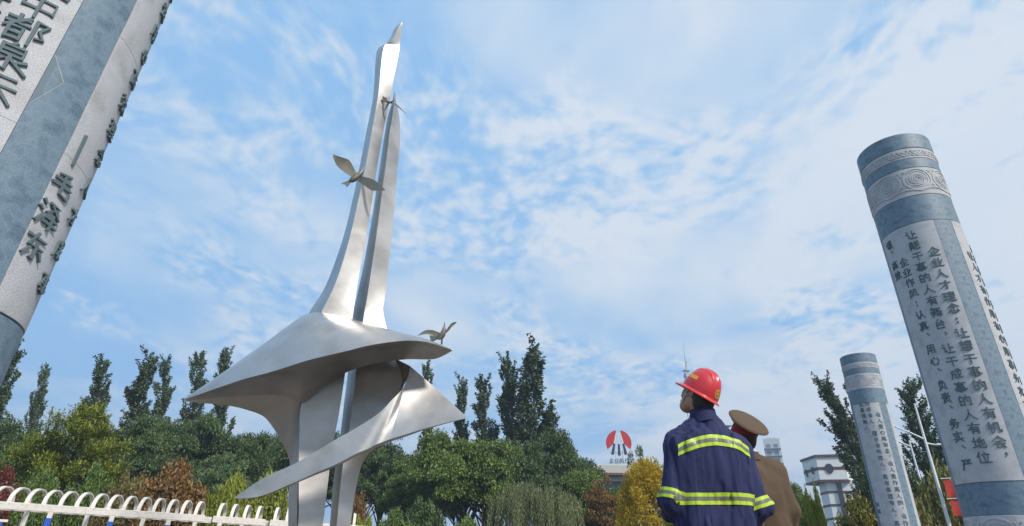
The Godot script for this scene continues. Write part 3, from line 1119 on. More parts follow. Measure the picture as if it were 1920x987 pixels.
func firefighter(at: Vector3, turn: float) -> void:
	var o := thing("person", at, turn)
	tag(o, "person in navy work jacket with yellow reflective stripes and a red hard hat", "person", "two people looking up at the sculpture")
	var el := Vector3(-0.285, 0.975, 0.04)
	var er := Vector3(0.285, 0.955, 0.05)
	var wl := Vector3(-0.2, 0.87, -0.18)
	var wr := Vector3(0.215, 0.80, -0.12)
	var hx := Transform3D(Basis(Vector3.UP, 0.52) * Basis(Vector3.RIGHT, 0.5) * Basis(Vector3.BACK, -0.17), Vector3(-0.015, 1.625, 0.01))
	var body := MB.new()
	head_into(body, hx, Vector3(0, 1.43, 0.02))
	part("body", body.mesh(M.skin), o)
	var hand_l := MB.new()
	hand_into(hand_l, hand_frame(wl + (wl - el).normalized() * 0.035, el, Vector3(0.8, -0.2, 0.3)), 1.0, 0.9)
	part("hand", hand_l.mesh(M.skin), o)
	var hand_r := MB.new()
	hand_into(hand_r, hand_frame(wr + (wr - er).normalized() * 0.035, er, Vector3(-0.8, -0.2, 0.3)), -1.0, 0.9)
	part("hand", hand_r.mesh(M.skin), o)
	face_parts(o, hx)
	# cropped hair, seen below the helmet
	var hair := Blob.new()
	hair.cap(Vector3(0, 0.04, 0.02), 0.0915, Vector3(0, 0.036, -0.02), 0.086, 0.05, Vector3(1.12, 1, 1))
	hair.cap(Vector3(-0.03, -0.02, 0.05), 0.05, Vector3(0.03, -0.02, 0.05), 0.05, 0.04)
	hair.cap(Vector3(-0.025, -0.06, 0.06), 0.036, Vector3(0.025, -0.06, 0.06), 0.036, 0.04)
	var hm := MB.new()
	hair.cut_low = -0.088
	hair.mesh_into(hm, 0.007, hx)
	part("hair", hm.mesh(M.hair), o)
	var jk := jacket_blob(Vector3(0.182, 1.295, 0), el, wl, er, wr, 0.70, 1.06, 1.0)
	jk.cap(Vector3(0, 1.38, 0.025), 0.085, Vector3(0, 1.478, 0.018), 0.074, 0.04)
	jk.wrinkle = noise(7.0, 21, 3)
	jk.wr_amp = 0.021
	jk.wr_scale = Vector3(1.7, 0.35, 1.7)
	var jm := MB.new()
	jk.mesh_into(jm, 0.0135)
	var jacket := part("jacket", jm.mesh(M.navy_cloth), o)
	# stand collar, open at the front
	var col := MB.new()
	var rows := [[], [], [], []]
	for k in 25:
		var a := lerpf(-2.5, 2.5, k / 24.0)
		var dr := Vector3(sin(a) * 0.95, 0, cos(a))
		rows[0].append(dr * 0.096 + Vector3(0, 1.458 - 0.02 * absf(sin(a)), 0.016))
		rows[1].append(dr * 0.083 + Vector3(0, 1.542 - 0.008 * absf(sin(a)), 0.012))
		rows[2].append(dr * 0.076 + Vector3(0, 1.542 - 0.008 * absf(sin(a)), 0.012))
		rows[3].append(dr * 0.082 + Vector3(0, 1.455, 0.016))
	for k in 3:
		col.grid([rows[k], rows[k + 1]], true)
	part("collar", col.mesh(M.navy_cloth), jacket)
	# sewn bands: yellow, silver, yellow
	var torso := func(p: Vector3) -> float:
		return minf(minf(jk.part(p, 6), jk.part(p, 7)), minf(jk.part(p, 8), jk.part(p, 9))) - 0.012
	var bands := [[1.30, 0.205, 1, 0.0], [0.985, 0.0, 0, 0.0]]
	for b in bands:
		var y0: float = b[0]
		var chest: bool = b[2] == 1
		var height := func(p: Vector3) -> float:
			return p.y - y0 - 0.006 * sin(p.x * 9.0 + 0.6) + (0.055 * pow(p.x / 0.23, 2.0) - 0.018 if chest else 0.0)
		var keep := [torso]
		if chest:
			keep = [func(p: Vector3) -> float: return 0.232 - absf(p.x), func(p: Vector3) -> float: return minf(jk.part(p, 7), jk.part(p, 9)) - 0.004]
		for s in 6:
			var wide := MB.new()
			var sgn := 1.0 if s < 3 else -1.0
			clip_band(jm, wide, [func(p: Vector3) -> float: return 0.04 - absf(height.call(p)), func(p: Vector3) -> float: return (p.z + 0.005) * sgn] + keep, 0.0)
			wide = largest_piece(wide)
			var lo: float = [-0.033, -0.0115, 0.0115][s % 3]
			var hi: float = [-0.0115, 0.0115, 0.033][s % 3]
			var st := MB.new()
			clip_band(wide, st, [func(p: Vector3) -> float: return height.call(p) - lo, func(p: Vector3) -> float: return hi - height.call(p)], 0.0042 + 0.0006 * (s % 3 % 2))
			part("reflective_stripe", st.mesh(M.silver_band if s % 3 == 1 else M.lime_band), jacket)
	# a band round each upper arm above the elbow and one by each cuff
	for q in [[6, 0.93], [8, 0.93], [7, 0.7], [9, 0.7]]:
		var a := jk.a[q[0]]
		var b := jk.b[q[0]]
		var l := (b - a).length()
		var dr := (b - a) / l
		var along := func(p: Vector3) -> float:
			return (p - a).dot(dr) - l * q[1]
		var near := func(p: Vector3) -> float:
			return 0.03 - absf(jk.part(p, q[0]))
		var wide := MB.new()
		clip_band(jm, wide, [func(p: Vector3) -> float: return 0.04 - absf(along.call(p)), near], 0.0)
		wide = largest_piece(wide)
		for s in 3:
			var lo: float = [-0.03, -0.0105, 0.0105][s]
			var hi: float = [-0.0105, 0.0105, 0.03][s]
			var st := MB.new()
			clip_band(wide, st, [func(p: Vector3) -> float: return along.call(p) - lo, func(p: Vector3) -> float: return hi - along.call(p)], 0.0044 + 0.0006 * (s % 2))
			if st.i.size() > 0:
				part("sleeve_stripe", st.mesh(M.silver_band if s == 1 else M.lime_band), jacket)
	for q in [[0, 1.392], [1, -0.135], [1, 0.135]]:
		var sm := MB.new()
		var fs := [func(p: Vector3) -> float: return p.z, torso, func(p: Vector3) -> float: return 0.0022 - absf(p.y - q[1] + 0.05 * pow(p.x / 0.2, 2.0))]
		if q[0] == 1:
			fs = [func(p: Vector3) -> float: return minf(p.z, 1.23 - p.y), torso, func(p: Vector3) -> float: return 0.0022 - absf(p.x - q[1])]
		clip_band(jm, sm, fs, 0.0016)
		sm = largest_piece(sm)
		part("seam", sm.mesh(M.seam_thread), jacket)
	legs_and_shoes(o, M.navy_cloth, M.black_leather, 1.1)
	# hard hat: a ridged shell with a brim all round, longer in front
	var hat := part("hard_hat", hat_shell().mesh(M.red_plastic), o, hx * Transform3D(Basis(Vector3.RIGHT, 0.1).scaled(Vector3(1.02, 1.1, 1.02)), Vector3(0, 0.036, 0.0)))
	var brim := MB.new()
	var br := [[], [], [], []]
	for k in 49:
		var a := TAU * k / 48.0
		var e := hat_edge(a)
		var front := pow(maxf(0.0, -cos(a)), 2.0)
		var w := 0.02 + 0.034 * front
		var dr := Vector3(sin(a), 0, cos(a))
		br[0].append(e + Vector3(0, 0.006, 0))
		br[1].append(e + dr * w + Vector3(0, -0.008 - 0.008 * front, 0))
		br[2].append(e + dr * w + Vector3(0, -0.012 - 0.008 * front, 0))
		br[3].append(e - dr * 0.004 + Vector3(0, -0.001, 0))
	for k in 3:
		brim.grid([br[k], br[k + 1]], true)
	part("brim", brim.mesh(M.red_plastic), hat)
	for sd in [-1.0, 1.0]:
		var tape := MB.new()
		var rr := [[], []]
		for k in 9:
			var a: float = lerpf(1.5, 2.35, k / 8.0) * sd
			for z in 2:
				rr[z].append(hat_point(a, 0.26 + 0.12 * z, 0.0016))
		tape.grid(rr, sd > 0)
		part("orange_tape", tape.mesh(M.orange_tape), hat)
	var em := MB.new()
	var ring := PackedVector2Array()
	for k in 25:
		ring.append(Vector2(cos(k * TAU / 24) * 0.2, 0.2 + sin(k * TAU / 24) * 0.1))
	var on := func(x: float, y: float, h: float) -> Vector3:
		return hat_point(x, y, h)
	ribbon(em, ring, 0.045, on, 0.002, 0.001, 1.08)
	ribbon(em, PackedVector2Array([Vector2(-0.1, 0.2), Vector2(0.0, 0.215), Vector2(0.1, 0.195)]), 0.07, on, 0.0016, 0.001, 1.0)
	part("oval_badge", em.mesh(M.gold), hat)
	for sd in [-1.0, 1.0]:
		var strap := MB.new()
		strap.tube([hx * Vector3(0.089 * sd, 0.04, -0.03), hx * Vector3(0.083 * sd, -0.03, -0.035), hx * Vector3(0.05 * sd, -0.095, -0.055), hx * Vector3(0.012 * sd, -0.122, -0.075)], [0.0045, 0.0045, 0.0045, 0.0045], 6)
		strap.tube([hx * Vector3(0.09 * sd, 0.035, 0.05), hx * Vector3(0.083 * sd, -0.03, -0.03)], [0.0045, 0.0045], 6)
		part("chin_strap", strap.mesh(M.grey_strap), hat, hat.transform.affine_inverse())


func hat_edge(a: float) -> Vector3:
	return Vector3(sin(a) * 0.106, -0.012, cos(a) * 0.128)


func hat_point(a: float, t: float, lift: float) -> Vector3:
	# a from the back of the hat round to its right, t 0 at the edge and 1 on top
	var e := hat_edge(a)
	var u := t * PI / 2
	var c := pow(cos(u), 0.82)
	var p := Vector3(e.x * c, -0.012 + 0.148 * sin(u), e.z * c)
	var ridge := 0.0
	for q in [0.0, 0.042, -0.042]:
		ridge = maxf(ridge, exp(-pow((p.x - q) / (0.012 if q == 0.0 else 0.008), 2.0)) * (1.0 if q == 0.0 else 0.7))
	ridge *= smoothstep(0.3, 0.7, t) * 0.011
	return p + (p + Vector3(0, 0.05, 0)).normalized() * (ridge + lift)


func hat_shell() -> MB:
	var mb := MB.new()
	var rows := []
	for y in 23:
		var row := []
		for k in 97:
			row.append(hat_point(TAU * k / 96.0, y / 22.0 * 0.999, 0.0))
		rows.append(row)
	mb.grid(rows, true)
	return mb


func officer(at: Vector3, turn: float) -> void:
	var o := thing("person", at, turn)
	tag(o, "person in brown dress uniform and peaked cap with a red band, partly hidden", "person", "two people looking up at the sculpture")
	var el := Vector3(-0.265, 1.04, 0.03)
	var er := Vector3(0.265, 1.04, 0.03)
	var wl := Vector3(-0.25, 0.8, -0.06)
	var wr := Vector3(0.25, 0.8, -0.06)
	var hx := Transform3D(Basis(Vector3.UP, 0.12) * Basis(Vector3.RIGHT, 0.52) * Basis(Vector3.BACK, -0.14), Vector3(-0.02, 1.555, 0.0))
	var body := MB.new()
	head_into(body, hx, Vector3(0, 1.36, 0.02))
	part("body", body.mesh(M.skin), o)
	var hand_l := MB.new()
	hand_into(hand_l, hand_frame(wl + (wl - el).normalized() * 0.035, el, Vector3(1, 0, 0.2)), 1.0, 0.5)
	part("hand", hand_l.mesh(M.skin), o)
	var hand_r := MB.new()
	hand_into(hand_r, hand_frame(wr + (wr - er).normalized() * 0.035, er, Vector3(-1, 0, 0.2)), -1.0, 0.5)
	part("hand", hand_r.mesh(M.skin), o)
	face_parts(o, hx)
	var hair := Blob.new()
	hair.cap(Vector3(0, 0.04, 0.02), 0.0905, Vector3(0, 0.036, -0.02), 0.085, 0.05, Vector3(1.13, 1, 1))
	hair.cap(Vector3(-0.03, -0.015, 0.05), 0.048, Vector3(0.03, -0.015, 0.05), 0.048, 0.04)
	hair.cut_low = -0.055
	var hm := MB.new()
	hair.mesh_into(hm, 0.007, hx)
	part("hair", hm.mesh(M.hair), o)
	var jk := jacket_blob(Vector3(0.19, 1.31, 0), el, wl, er, wr, 0.72, 1.0, 0.95)
	# the shoulders and neck of a shorter person
	jk.a[4] = Vector3(-0.03, 1.40, 0.012); jk.b[4] = Vector3(-0.155, 1.32, 0.012)
	jk.a[5] = Vector3(0.03, 1.40, 0.012); jk.b[5] = Vector3(0.155, 1.33, 0.012)
	jk.b[0].y = 1.2; jk.b[1].y = 1.2; jk.b[2].y = 1.27
	jk.wrinkle = noise(6.0, 33, 2)
	jk.wr_amp = 0.012
	jk.wr_scale = Vector3(1.2, 0.6, 1.2)
	var jm := MB.new()
	jk.mesh_into(jm, 0.0145)
	var jacket := part("uniform_jacket", jm.mesh(M.brown_cloth), o)
	var bs := MB.new()
	clip_band(jm, bs, [func(p: Vector3) -> float: return minf(p.z, 1.36 - p.y), func(p: Vector3) -> float: return 0.002 - absf(p.x)], 0.0014)
	part("back_seam", largest_piece(bs).mesh(M.seam_brown), jacket)
	var belt := MB.new()
	clip_band(jm, belt, [func(p: Vector3) -> float: return minf(minf(jk.part(p, 6), jk.part(p, 7)), minf(jk.part(p, 8), jk.part(p, 9))) - 0.004, func(p: Vector3) -> float: return 0.022 - absf(p.y - 0.93)], 0.005)
	part("belt", belt.mesh(M.brown_cloth), jacket)
	for q in 2:
		var rows := [[], [], [], []]
		var r0: float = [0.083, 0.0705][q]
		var y0: float = [1.385, 1.40][q]
		var y1: float = [1.448, 1.462][q]
		for k in 25:
			var a := lerpf(-2.6, 2.6, k / 24.0)
			var dr := Vector3(sin(a) * 0.95, 0, cos(a))
			rows[0].append(dr * (r0 + 0.012) + Vector3(0, y0, 0.014))
			rows[1].append(dr * r0 + Vector3(0, y1, 0.012))
			rows[2].append(dr * (r0 - 0.005) + Vector3(0, y1, 0.012))
			rows[3].append(dr * (r0 + 0.002) + Vector3(0, y0, 0.014))
		var cb := MB.new()
		for k in 3:
			cb.grid([rows[k], rows[k + 1]], true)
		part("collar" if q == 0 else "shirt_collar", cb.mesh(M.brown_cloth if q == 0 else M.white_cloth), jacket)
	for s in [-1.0, 1.0]:
		var sb := MB.new()
		sb.box(Vector3(0.13 * s, 1.402, 0.012), Vector3(0.12, 0.009, 0.045), Basis(Vector3.BACK, -0.36 * s), 0.003)
		part("shoulder_board", sb.mesh(M.gold), jacket)
	o.scale = Vector3.ONE * 0.955
	legs_and_shoes(o, M.brown_cloth, M.black_leather, 0.95)
	# peaked cap: a wide tilted crown over a red band, with a peak
	var cx := hx * Transform3D(Basis(Vector3.RIGHT, 0.16).scaled(Vector3.ONE * 1.12), Vector3(0, 0.055, 0.0))
	var cap := MB.new()
	var prof := [Vector2(0.096, 0.046), Vector2(0.112, 0.05), Vector2(0.132, 0.066), Vector2(0.14, 0.074), Vector2(0.139, 0.081), Vector2(0.13, 0.087), Vector2(0.1, 0.09), Vector2(0.05, 0.093), Vector2(0.0001, 0.094)]
	var rows := []
	for p in prof:
		var row := []
		for k in 49:
			var a := TAU * k / 48.0
			row.append(Vector3(sin(a) * p.x * 0.97, p.y - cos(a) * p.x * 0.1 * smoothstep(0.03, 0.08, p.y), cos(a) * p.x * 1.03))
		rows.append(row)
	cap.grid(rows, false)
	var crown := part("cap_crown", cap.mesh(M.brown_cloth), o, cx)
	var pip := MB.new()
	var pr := []
	for k in 49:
		var a := TAU * k / 48.0
		pr.append(Vector3(sin(a) * 0.1405 * 0.97, 0.0755 - cos(a) * 0.1405 * 0.1 * 0.95, cos(a) * 0.1405 * 1.03))
	var rd := []
	rd.resize(49)
	rd.fill(0.0028)
	pip.tube(pr, rd, 6)
	part("cap_piping", pip.mesh(M.brown_cloth), crown)
	var band := MB.new()
	band.lathe([Vector2(0.0985, -0.04), Vector2(0.0985, 0.052)], 48)
	var bd := part("cap_band", band.mesh(M.red_cloth), o, cx)
	bd.scale = Vector3(0.96, 1, 1.05)
	var pk := MB.new()
	var pk_rows := [[], [], [], []]
	for k in 17:
		var a := PI + lerpf(-1.05, 1.05, k / 16.0)
		var e := Vector3(sin(a) * 0.095, -0.008, cos(a) * 0.102)
		var w := 0.055 * cos((a - PI) * 1.35)
		var dr := Vector3(sin(a), 0, cos(a))
		pk_rows[0].append(e)
		pk_rows[1].append(e + dr * w + Vector3(0, -w * 0.55, 0))
		pk_rows[2].append(e + dr * w + Vector3(0, -w * 0.55 - 0.004, 0))
		pk_rows[3].append(e + Vector3(0, -0.004, 0))
	for k in 3:
		pk.grid([pk_rows[k], pk_rows[k + 1]])
	part("cap_peak", pk.mesh(M.black_leather), crown, Transform3D.IDENTITY)


func V(x: float, y: float, z: float) -> Vector3:
	return Vector3(x, y, z)


func wave_rows(rows: Array, per: int) -> Array:
	# control rows made denser with a spline down each column of points
	var w: int = rows[0].size()
	var out := []
	var n := (rows.size() - 1) * per
	for k in n + 1:
		var row := []
		for x in w:
			var c := []
			for r in rows:
				c.append(r[x])
			row.append(spline(c, float(k) / n))
		out.append(row)
	return out


func blade(rows: Array, per: int) -> MB:
	# a four-sided hollow-looking blade: left side, front, right side, back
	var mb := MB.new()
	var f := wave_rows(rows, per)
	var back := []
	var left := []
	var front := []
	var right := []
	for r in f:
		var a: Vector3 = r[0]
		var b: Vector3 = r[1]
		var c: Vector3 = r[2]
		var d := c + (a - b) * 0.7
		left.append([a, b])
		front.append([b, b.lerp(c, 0.34), b.lerp(c, 0.67), c])
		right.append([c, d])
		back.append([d, a])
	for g in [left, front, right, back]:
		mb.grid(g)
	return mb


func between(a: Array, b: Array, n: int, m: int, bulge: Vector3) -> Array:
	var ra := resample(a, n)
	var rb := resample(b, n)
	var rows := []
	for y in m + 1:
		var t := float(y) / m
		var row := []
		for x in n + 1:
			var s := float(x) / n
			row.append((ra[x] as Vector3).lerp(rb[x], t) + bulge * sin(PI * t) * sin(PI * s))
		rows.append(row)
	return rows


func sculpture(at: Vector3) -> void:
	var o := thing("sail_sculpture", at)
	tag(o, "tall brushed stainless steel sculpture of two blades, curling wings and gulls", "sculpture")
	var main_rows := [
		[V(-0.885, 0.000, -0.300), V(-0.544, 0.000, 0.200), V(-0.273, 0.000, -0.050)],
		[V(-0.987, 1.003, -0.300), V(-0.652, 0.993, 0.200), V(-0.299, 1.014, -0.050)],
		[V(-1.072, 1.504, -0.300), V(-0.739, 1.472, 0.200), V(-0.321, 1.507, -0.050)],
		[V(-1.172, 2.134, -0.300), V(-0.859, 2.074, 0.200), V(-0.352, 2.126, -0.050)],
		[V(-1.238, 2.658, -0.300), V(-0.950, 2.574, 0.200), V(-0.350, 2.641, -0.050)],
		[V(-1.297, 3.099, -0.300), V(-1.014, 2.996, 0.200), V(-0.342, 3.076, -0.050)],
		[V(-1.400, 3.820, -0.300), V(-1.027, 3.689, 0.200), V(-0.354, 3.785, -0.050)],
		[V(-1.448, 4.503, -0.300), V(-1.015, 4.344, 0.200), V(-0.376, 4.455, -0.050)],
		[V(-1.418, 5.103, -0.300), V(-0.981, 4.919, 0.200), V(-0.392, 5.041, -0.050)],
		[V(-1.202, 5.674, -0.300), V(-0.835, 5.463, 0.200), V(-0.410, 5.592, -0.050)],
		[V(-1.083, 6.266, -0.300), V(-0.740, 6.029, 0.200), V(-0.405, 6.167, -0.050)],
		[V(-0.980, 7.093, -0.300), V(-0.672, 6.819, 0.200), V(-0.395, 6.973, -0.050)],
		[V(-0.937, 7.983, -0.300), V(-0.638, 7.669, 0.200), V(-0.399, 7.842, -0.050)],
		[V(-0.915, 9.088, -0.300), V(-0.612, 8.727, 0.200), V(-0.411, 8.922, -0.050)],
		[V(-0.909, 10.121, -0.300), V(-0.615, 9.715, 0.200), V(-0.405, 9.934, -0.050)],
		[V(-0.907, 11.355, -0.300), V(-0.621, 10.895, 0.200), V(-0.371, 11.344, -0.050)],
		[V(-1.034, 12.883, -0.300), V(-0.700, 12.496, 0.200), V(-0.351, 12.666, -0.050)],
		[V(-0.822, 13.125, -0.250), V(-0.551, 12.816, 0.150), V(-0.363, 13.007, -0.050)],
		[V(-0.687, 13.407, -0.200), V(-0.485, 13.138, 0.100), V(-0.368, 13.294, -0.050)],
		[V(-0.607, 13.669, -0.150), V(-0.448, 13.486, 0.050), V(-0.373, 13.585, -0.050)],
		[V(-0.434, 13.828, -0.070), V(-0.415, 13.816, -0.050), V(-0.400, 13.816, -0.050)]]
	var second_rows := [
		[V(-0.218, 0.000, -0.400), V(0.025, 0.000, 0.100), V(0.169, 0.000, -0.150)],
		[V(-0.272, 1.030, -0.400), V(-0.015, 1.017, 0.100), V(0.167, 1.033, -0.150)],
		[V(-0.323, 1.602, -0.400), V(-0.051, 1.566, 0.100), V(0.166, 1.596, -0.150)],
		[V(-0.348, 2.098, -0.400), V(-0.071, 2.040, 0.100), V(0.232, 2.077, -0.100)],
		[V(-0.350, 2.354, -0.400), V(-0.062, 2.285, 0.100), V(0.398, 2.316, 0.000)],
		[V(-0.351, 2.605, -0.400), V(-0.062, 2.526, 0.100), V(0.648, 2.521, 0.150)],
		[V(-0.360, 2.913, -0.400), V(-0.059, 2.821, 0.100), V(0.807, 2.820, 0.250)],
		[V(-0.378, 3.282, -0.400), V(-0.074, 3.174, 0.100), V(0.900, 3.110, 0.300)],
		[V(-0.388, 3.607, -0.400), V(-0.081, 3.485, 0.100), V(0.884, 3.438, 0.250)],
		[V(-0.401, 3.884, -0.400), V(-0.101, 3.751, 0.100), V(0.808, 3.754, 0.200)],
		[V(-0.409, 4.145, -0.400), V(-0.108, 4.000, 0.100), V(0.674, 4.028, 0.100)],
		[V(-0.444, 4.575, -0.400), V(-0.107, 4.413, 0.100), V(0.484, 4.469, 0.000)],
		[V(-0.505, 5.178, -0.400), V(-0.124, 5.039, 0.100), V(0.217, 5.108, -0.100)],
		[V(-0.483, 5.555, -0.400), V(-0.115, 5.352, 0.100), V(0.193, 5.472, -0.150)],
		[V(-0.448, 6.341, -0.400), V(-0.121, 6.103, 0.100), V(0.162, 6.265, -0.200)],
		[V(-0.436, 7.173, -0.400), V(-0.127, 6.898, 0.100), V(0.142, 7.081, -0.200)],
		[V(-0.438, 8.068, -0.400), V(-0.148, 7.755, 0.100), V(0.094, 7.960, -0.200)],
		[V(-0.453, 9.020, -0.400), V(-0.158, 8.666, 0.100), V(0.042, 8.895, -0.200)],
		[V(-0.464, 9.898, -0.400), V(-0.178, 9.505, 0.100), V(0.004, 9.756, -0.200)],
		[V(-0.467, 10.647, -0.400), V(-0.190, 10.222, 0.100), V(-0.094, 10.454, -0.200)],
		[V(-0.419, 11.138, -0.400), V(-0.211, 10.706, 0.100), V(-0.222, 10.945, -0.200)],
		[V(-0.397, 11.529, -0.400), V(-0.244, 11.079, 0.100), V(-0.313, 11.343, -0.200)]]
	var ridge := [V(-2.860, 2.954, 0.900), V(-2.669, 3.225, 0.757), V(-2.430, 3.551, 0.602), V(-2.163, 3.893, 0.477), V(-1.862, 4.238, 0.390), V(-1.578, 4.554, 0.340), V(-1.313, 4.826, 0.302), V(-1.073, 4.922, 0.300), V(-0.794, 4.899, 0.312), V(-0.396, 4.817, 0.336), V(0.062, 4.690, 0.378), V(0.522, 4.532, 0.449), V(0.925, 4.375, 0.559), V(1.265, 4.258, 0.695), V(1.552, 4.127, 0.885), V(1.861, 3.982, 1.100)]
	var front_edge := [V(-2.855, 2.935, 0.900), V(-2.487, 3.032, 1.033), V(-2.072, 3.141, 1.186), V(-1.664, 3.240, 1.331), V(-1.265, 3.318, 1.454), V(-0.929, 3.402, 1.547), V(-0.639, 3.486, 1.620), V(-0.419, 3.546, 1.658), V(-0.196, 3.603, 1.678), V(0.116, 3.685, 1.700), V(0.467, 3.793, 1.700), V(0.819, 3.879, 1.671), V(1.128, 3.940, 1.613), V(1.392, 3.969, 1.502), V(1.613, 3.969, 1.350), V(1.862, 3.967, 1.100)]
	var under_edge := [V(-2.849, 2.916, 0.900), V(-2.600, 2.990, 0.765), V(-2.303, 3.075, 0.611), V(-1.972, 3.138, 0.494), V(-1.627, 3.196, 0.387), V(-1.307, 3.197, 0.295), V(-0.997, 3.111, 0.230), V(-0.774, 3.272, 0.263), V(-0.550, 3.480, 0.286), V(-0.225, 3.704, 0.300), V(0.168, 3.859, 0.308), V(0.578, 3.942, 0.335), V(0.950, 3.971, 0.418), V(1.287, 3.924, 0.593), V(1.568, 3.884, 0.820), V(1.863, 3.951, 1.100)]
	var flare_out := [V(-0.996, 1.002, -0.300), V(-1.101, 1.549, -0.300), V(-1.179, 2.054, -0.280), V(-1.275, 2.270, -0.250), V(-1.399, 2.454, -0.200), V(-1.566, 2.679, -0.100), V(-1.768, 2.873, 0.000), V(-2.013, 2.937, 0.220), V(-2.262, 2.955, 0.450), V(-2.564, 2.926, 0.700), V(-2.847, 2.907, 0.900)]
	var flare_in := [V(-0.677, 0.993, 0.180), V(-0.773, 1.517, 0.180), V(-0.859, 2.074, 0.200), V(-0.902, 2.288, 0.200), V(-0.950, 2.526, 0.200), V(-0.988, 2.768, 0.200), V(-1.024, 3.046, 0.200), V(-1.075, 3.182, 0.220), V(-1.225, 3.264, 0.280), V(-1.522, 3.297, 0.350), V(-2.059, 3.193, 0.560), V(-2.562, 3.051, 0.780), V(-2.843, 2.926, 0.900)]
	var band_top := [V(-1.433, 1.332, 1.200), V(-1.053, 1.647, 1.170), V(-0.556, 1.921, 1.120), V(-0.059, 2.286, 1.050), V(0.284, 2.521, 1.000), V(0.630, 2.804, 0.930), V(0.831, 3.071, 0.870), V(0.985, 3.298, 0.800), V(1.040, 3.547, 0.700), V(1.035, 3.787, 0.580), V(1.257, 3.626, 0.520), V(1.554, 3.386, 0.540), V(1.917, 3.074, 0.650), V(2.195, 2.825, 0.780)]
	var band_low := [V(-1.430, 1.320, 1.200), V(-1.054, 1.361, 1.200), V(-0.661, 1.539, 1.150), V(-0.246, 1.757, 1.100), V(0.076, 1.913, 1.080), V(0.363, 2.090, 1.050), V(0.554, 2.191, 1.000), V(0.676, 2.269, 0.980), V(0.783, 2.322, 0.950), V(0.892, 2.374, 0.930), V(1.181, 2.480, 0.900), V(1.465, 2.586, 0.870), V(1.845, 2.709, 0.830), V(2.197, 2.807, 0.800)]
	var band_back := [V(-1.430, 1.320, 1.200), V(-1.080, 1.354, 1.128), V(-0.706, 1.529, 1.011), V(-0.302, 1.745, 0.901), V(0.014, 1.901, 0.833), V(0.300, 2.080, 0.769), V(0.493, 2.183, 0.702), V(0.619, 2.263, 0.682), V(0.731, 2.317, 0.669), V(0.850, 2.371, 0.683), V(1.152, 2.478, 0.701), V(1.448, 2.587, 0.731), V(1.839, 2.710, 0.758), V(2.197, 2.807, 0.800)]
	var curl_a := [V(0.621, 4.088, 0.080), V(0.756, 3.767, 0.150), V(0.817, 3.585, 0.200), V(0.814, 3.382, 0.220)]
	var curl_b := [V(1.028, 3.799, 0.540), V(1.032, 3.667, 0.600), V(1.020, 3.553, 0.640), V(0.962, 3.308, 0.720)]

	part("tall_blade", blade(main_rows, 4).mesh(M.steel), o)
	part("second_blade", blade(second_rows, 4).mesh(M.steel), o)
	var wing := MB.new()
	wing.grid(between(ridge, front_edge, 60, 10, V(0, 0.1, 0.12)))
	wing.grid(between(front_edge, under_edge, 60, 10, V(0, 0.14, 0)))
	wing.grid(between(under_edge, ridge, 60, 6, V(0, 0, -0.3)))
	part("upper_wing", wing.mesh(M.steel), o)
	var flare := MB.new()
	flare.grid(between(flare_out, flare_in, 48, 8, V(0.03, 0, -0.05)))
	var fo := []
	var fi := []
	for p in flare_out:
		fo.append(p + V(0.03, 0.02, -0.1))
	for p in flare_in:
		fi.append(p + V(0.03, 0.02, -0.1))
	flare.grid(between(fi, fo, 48, 8, V(0.03, 0, -0.05)))
	flare.grid(between(flare_out, fo, 48, 1, V(0, 0, 0)))
	part("wing_flare", flare.mesh(M.steel), o)
	var band := MB.new()
	for q in [[0, 10, 48], [9, 14, 20]]:
		band.grid(between(band_top.slice(q[0], q[1]), band_low.slice(q[0], q[1]), q[2], 10, V(0, 0, 0)))
		band.grid(between(band_low.slice(q[0], q[1]), band_back.slice(q[0], q[1]), q[2], 2, V(0, 0, 0)))
		band.grid(between(band_back.slice(q[0], q[1]), band_top.slice(q[0], q[1]), q[2], 10, V(0, 0, 0)))
	part("lower_wing", band.mesh(M.steel), o)
	var curl := MB.new()
	curl.grid(between(curl_a, curl_b, 16, 8, V(0.02, 0, -0.08)))
	part("ribbon_curl", curl.mesh(M.steel), o)
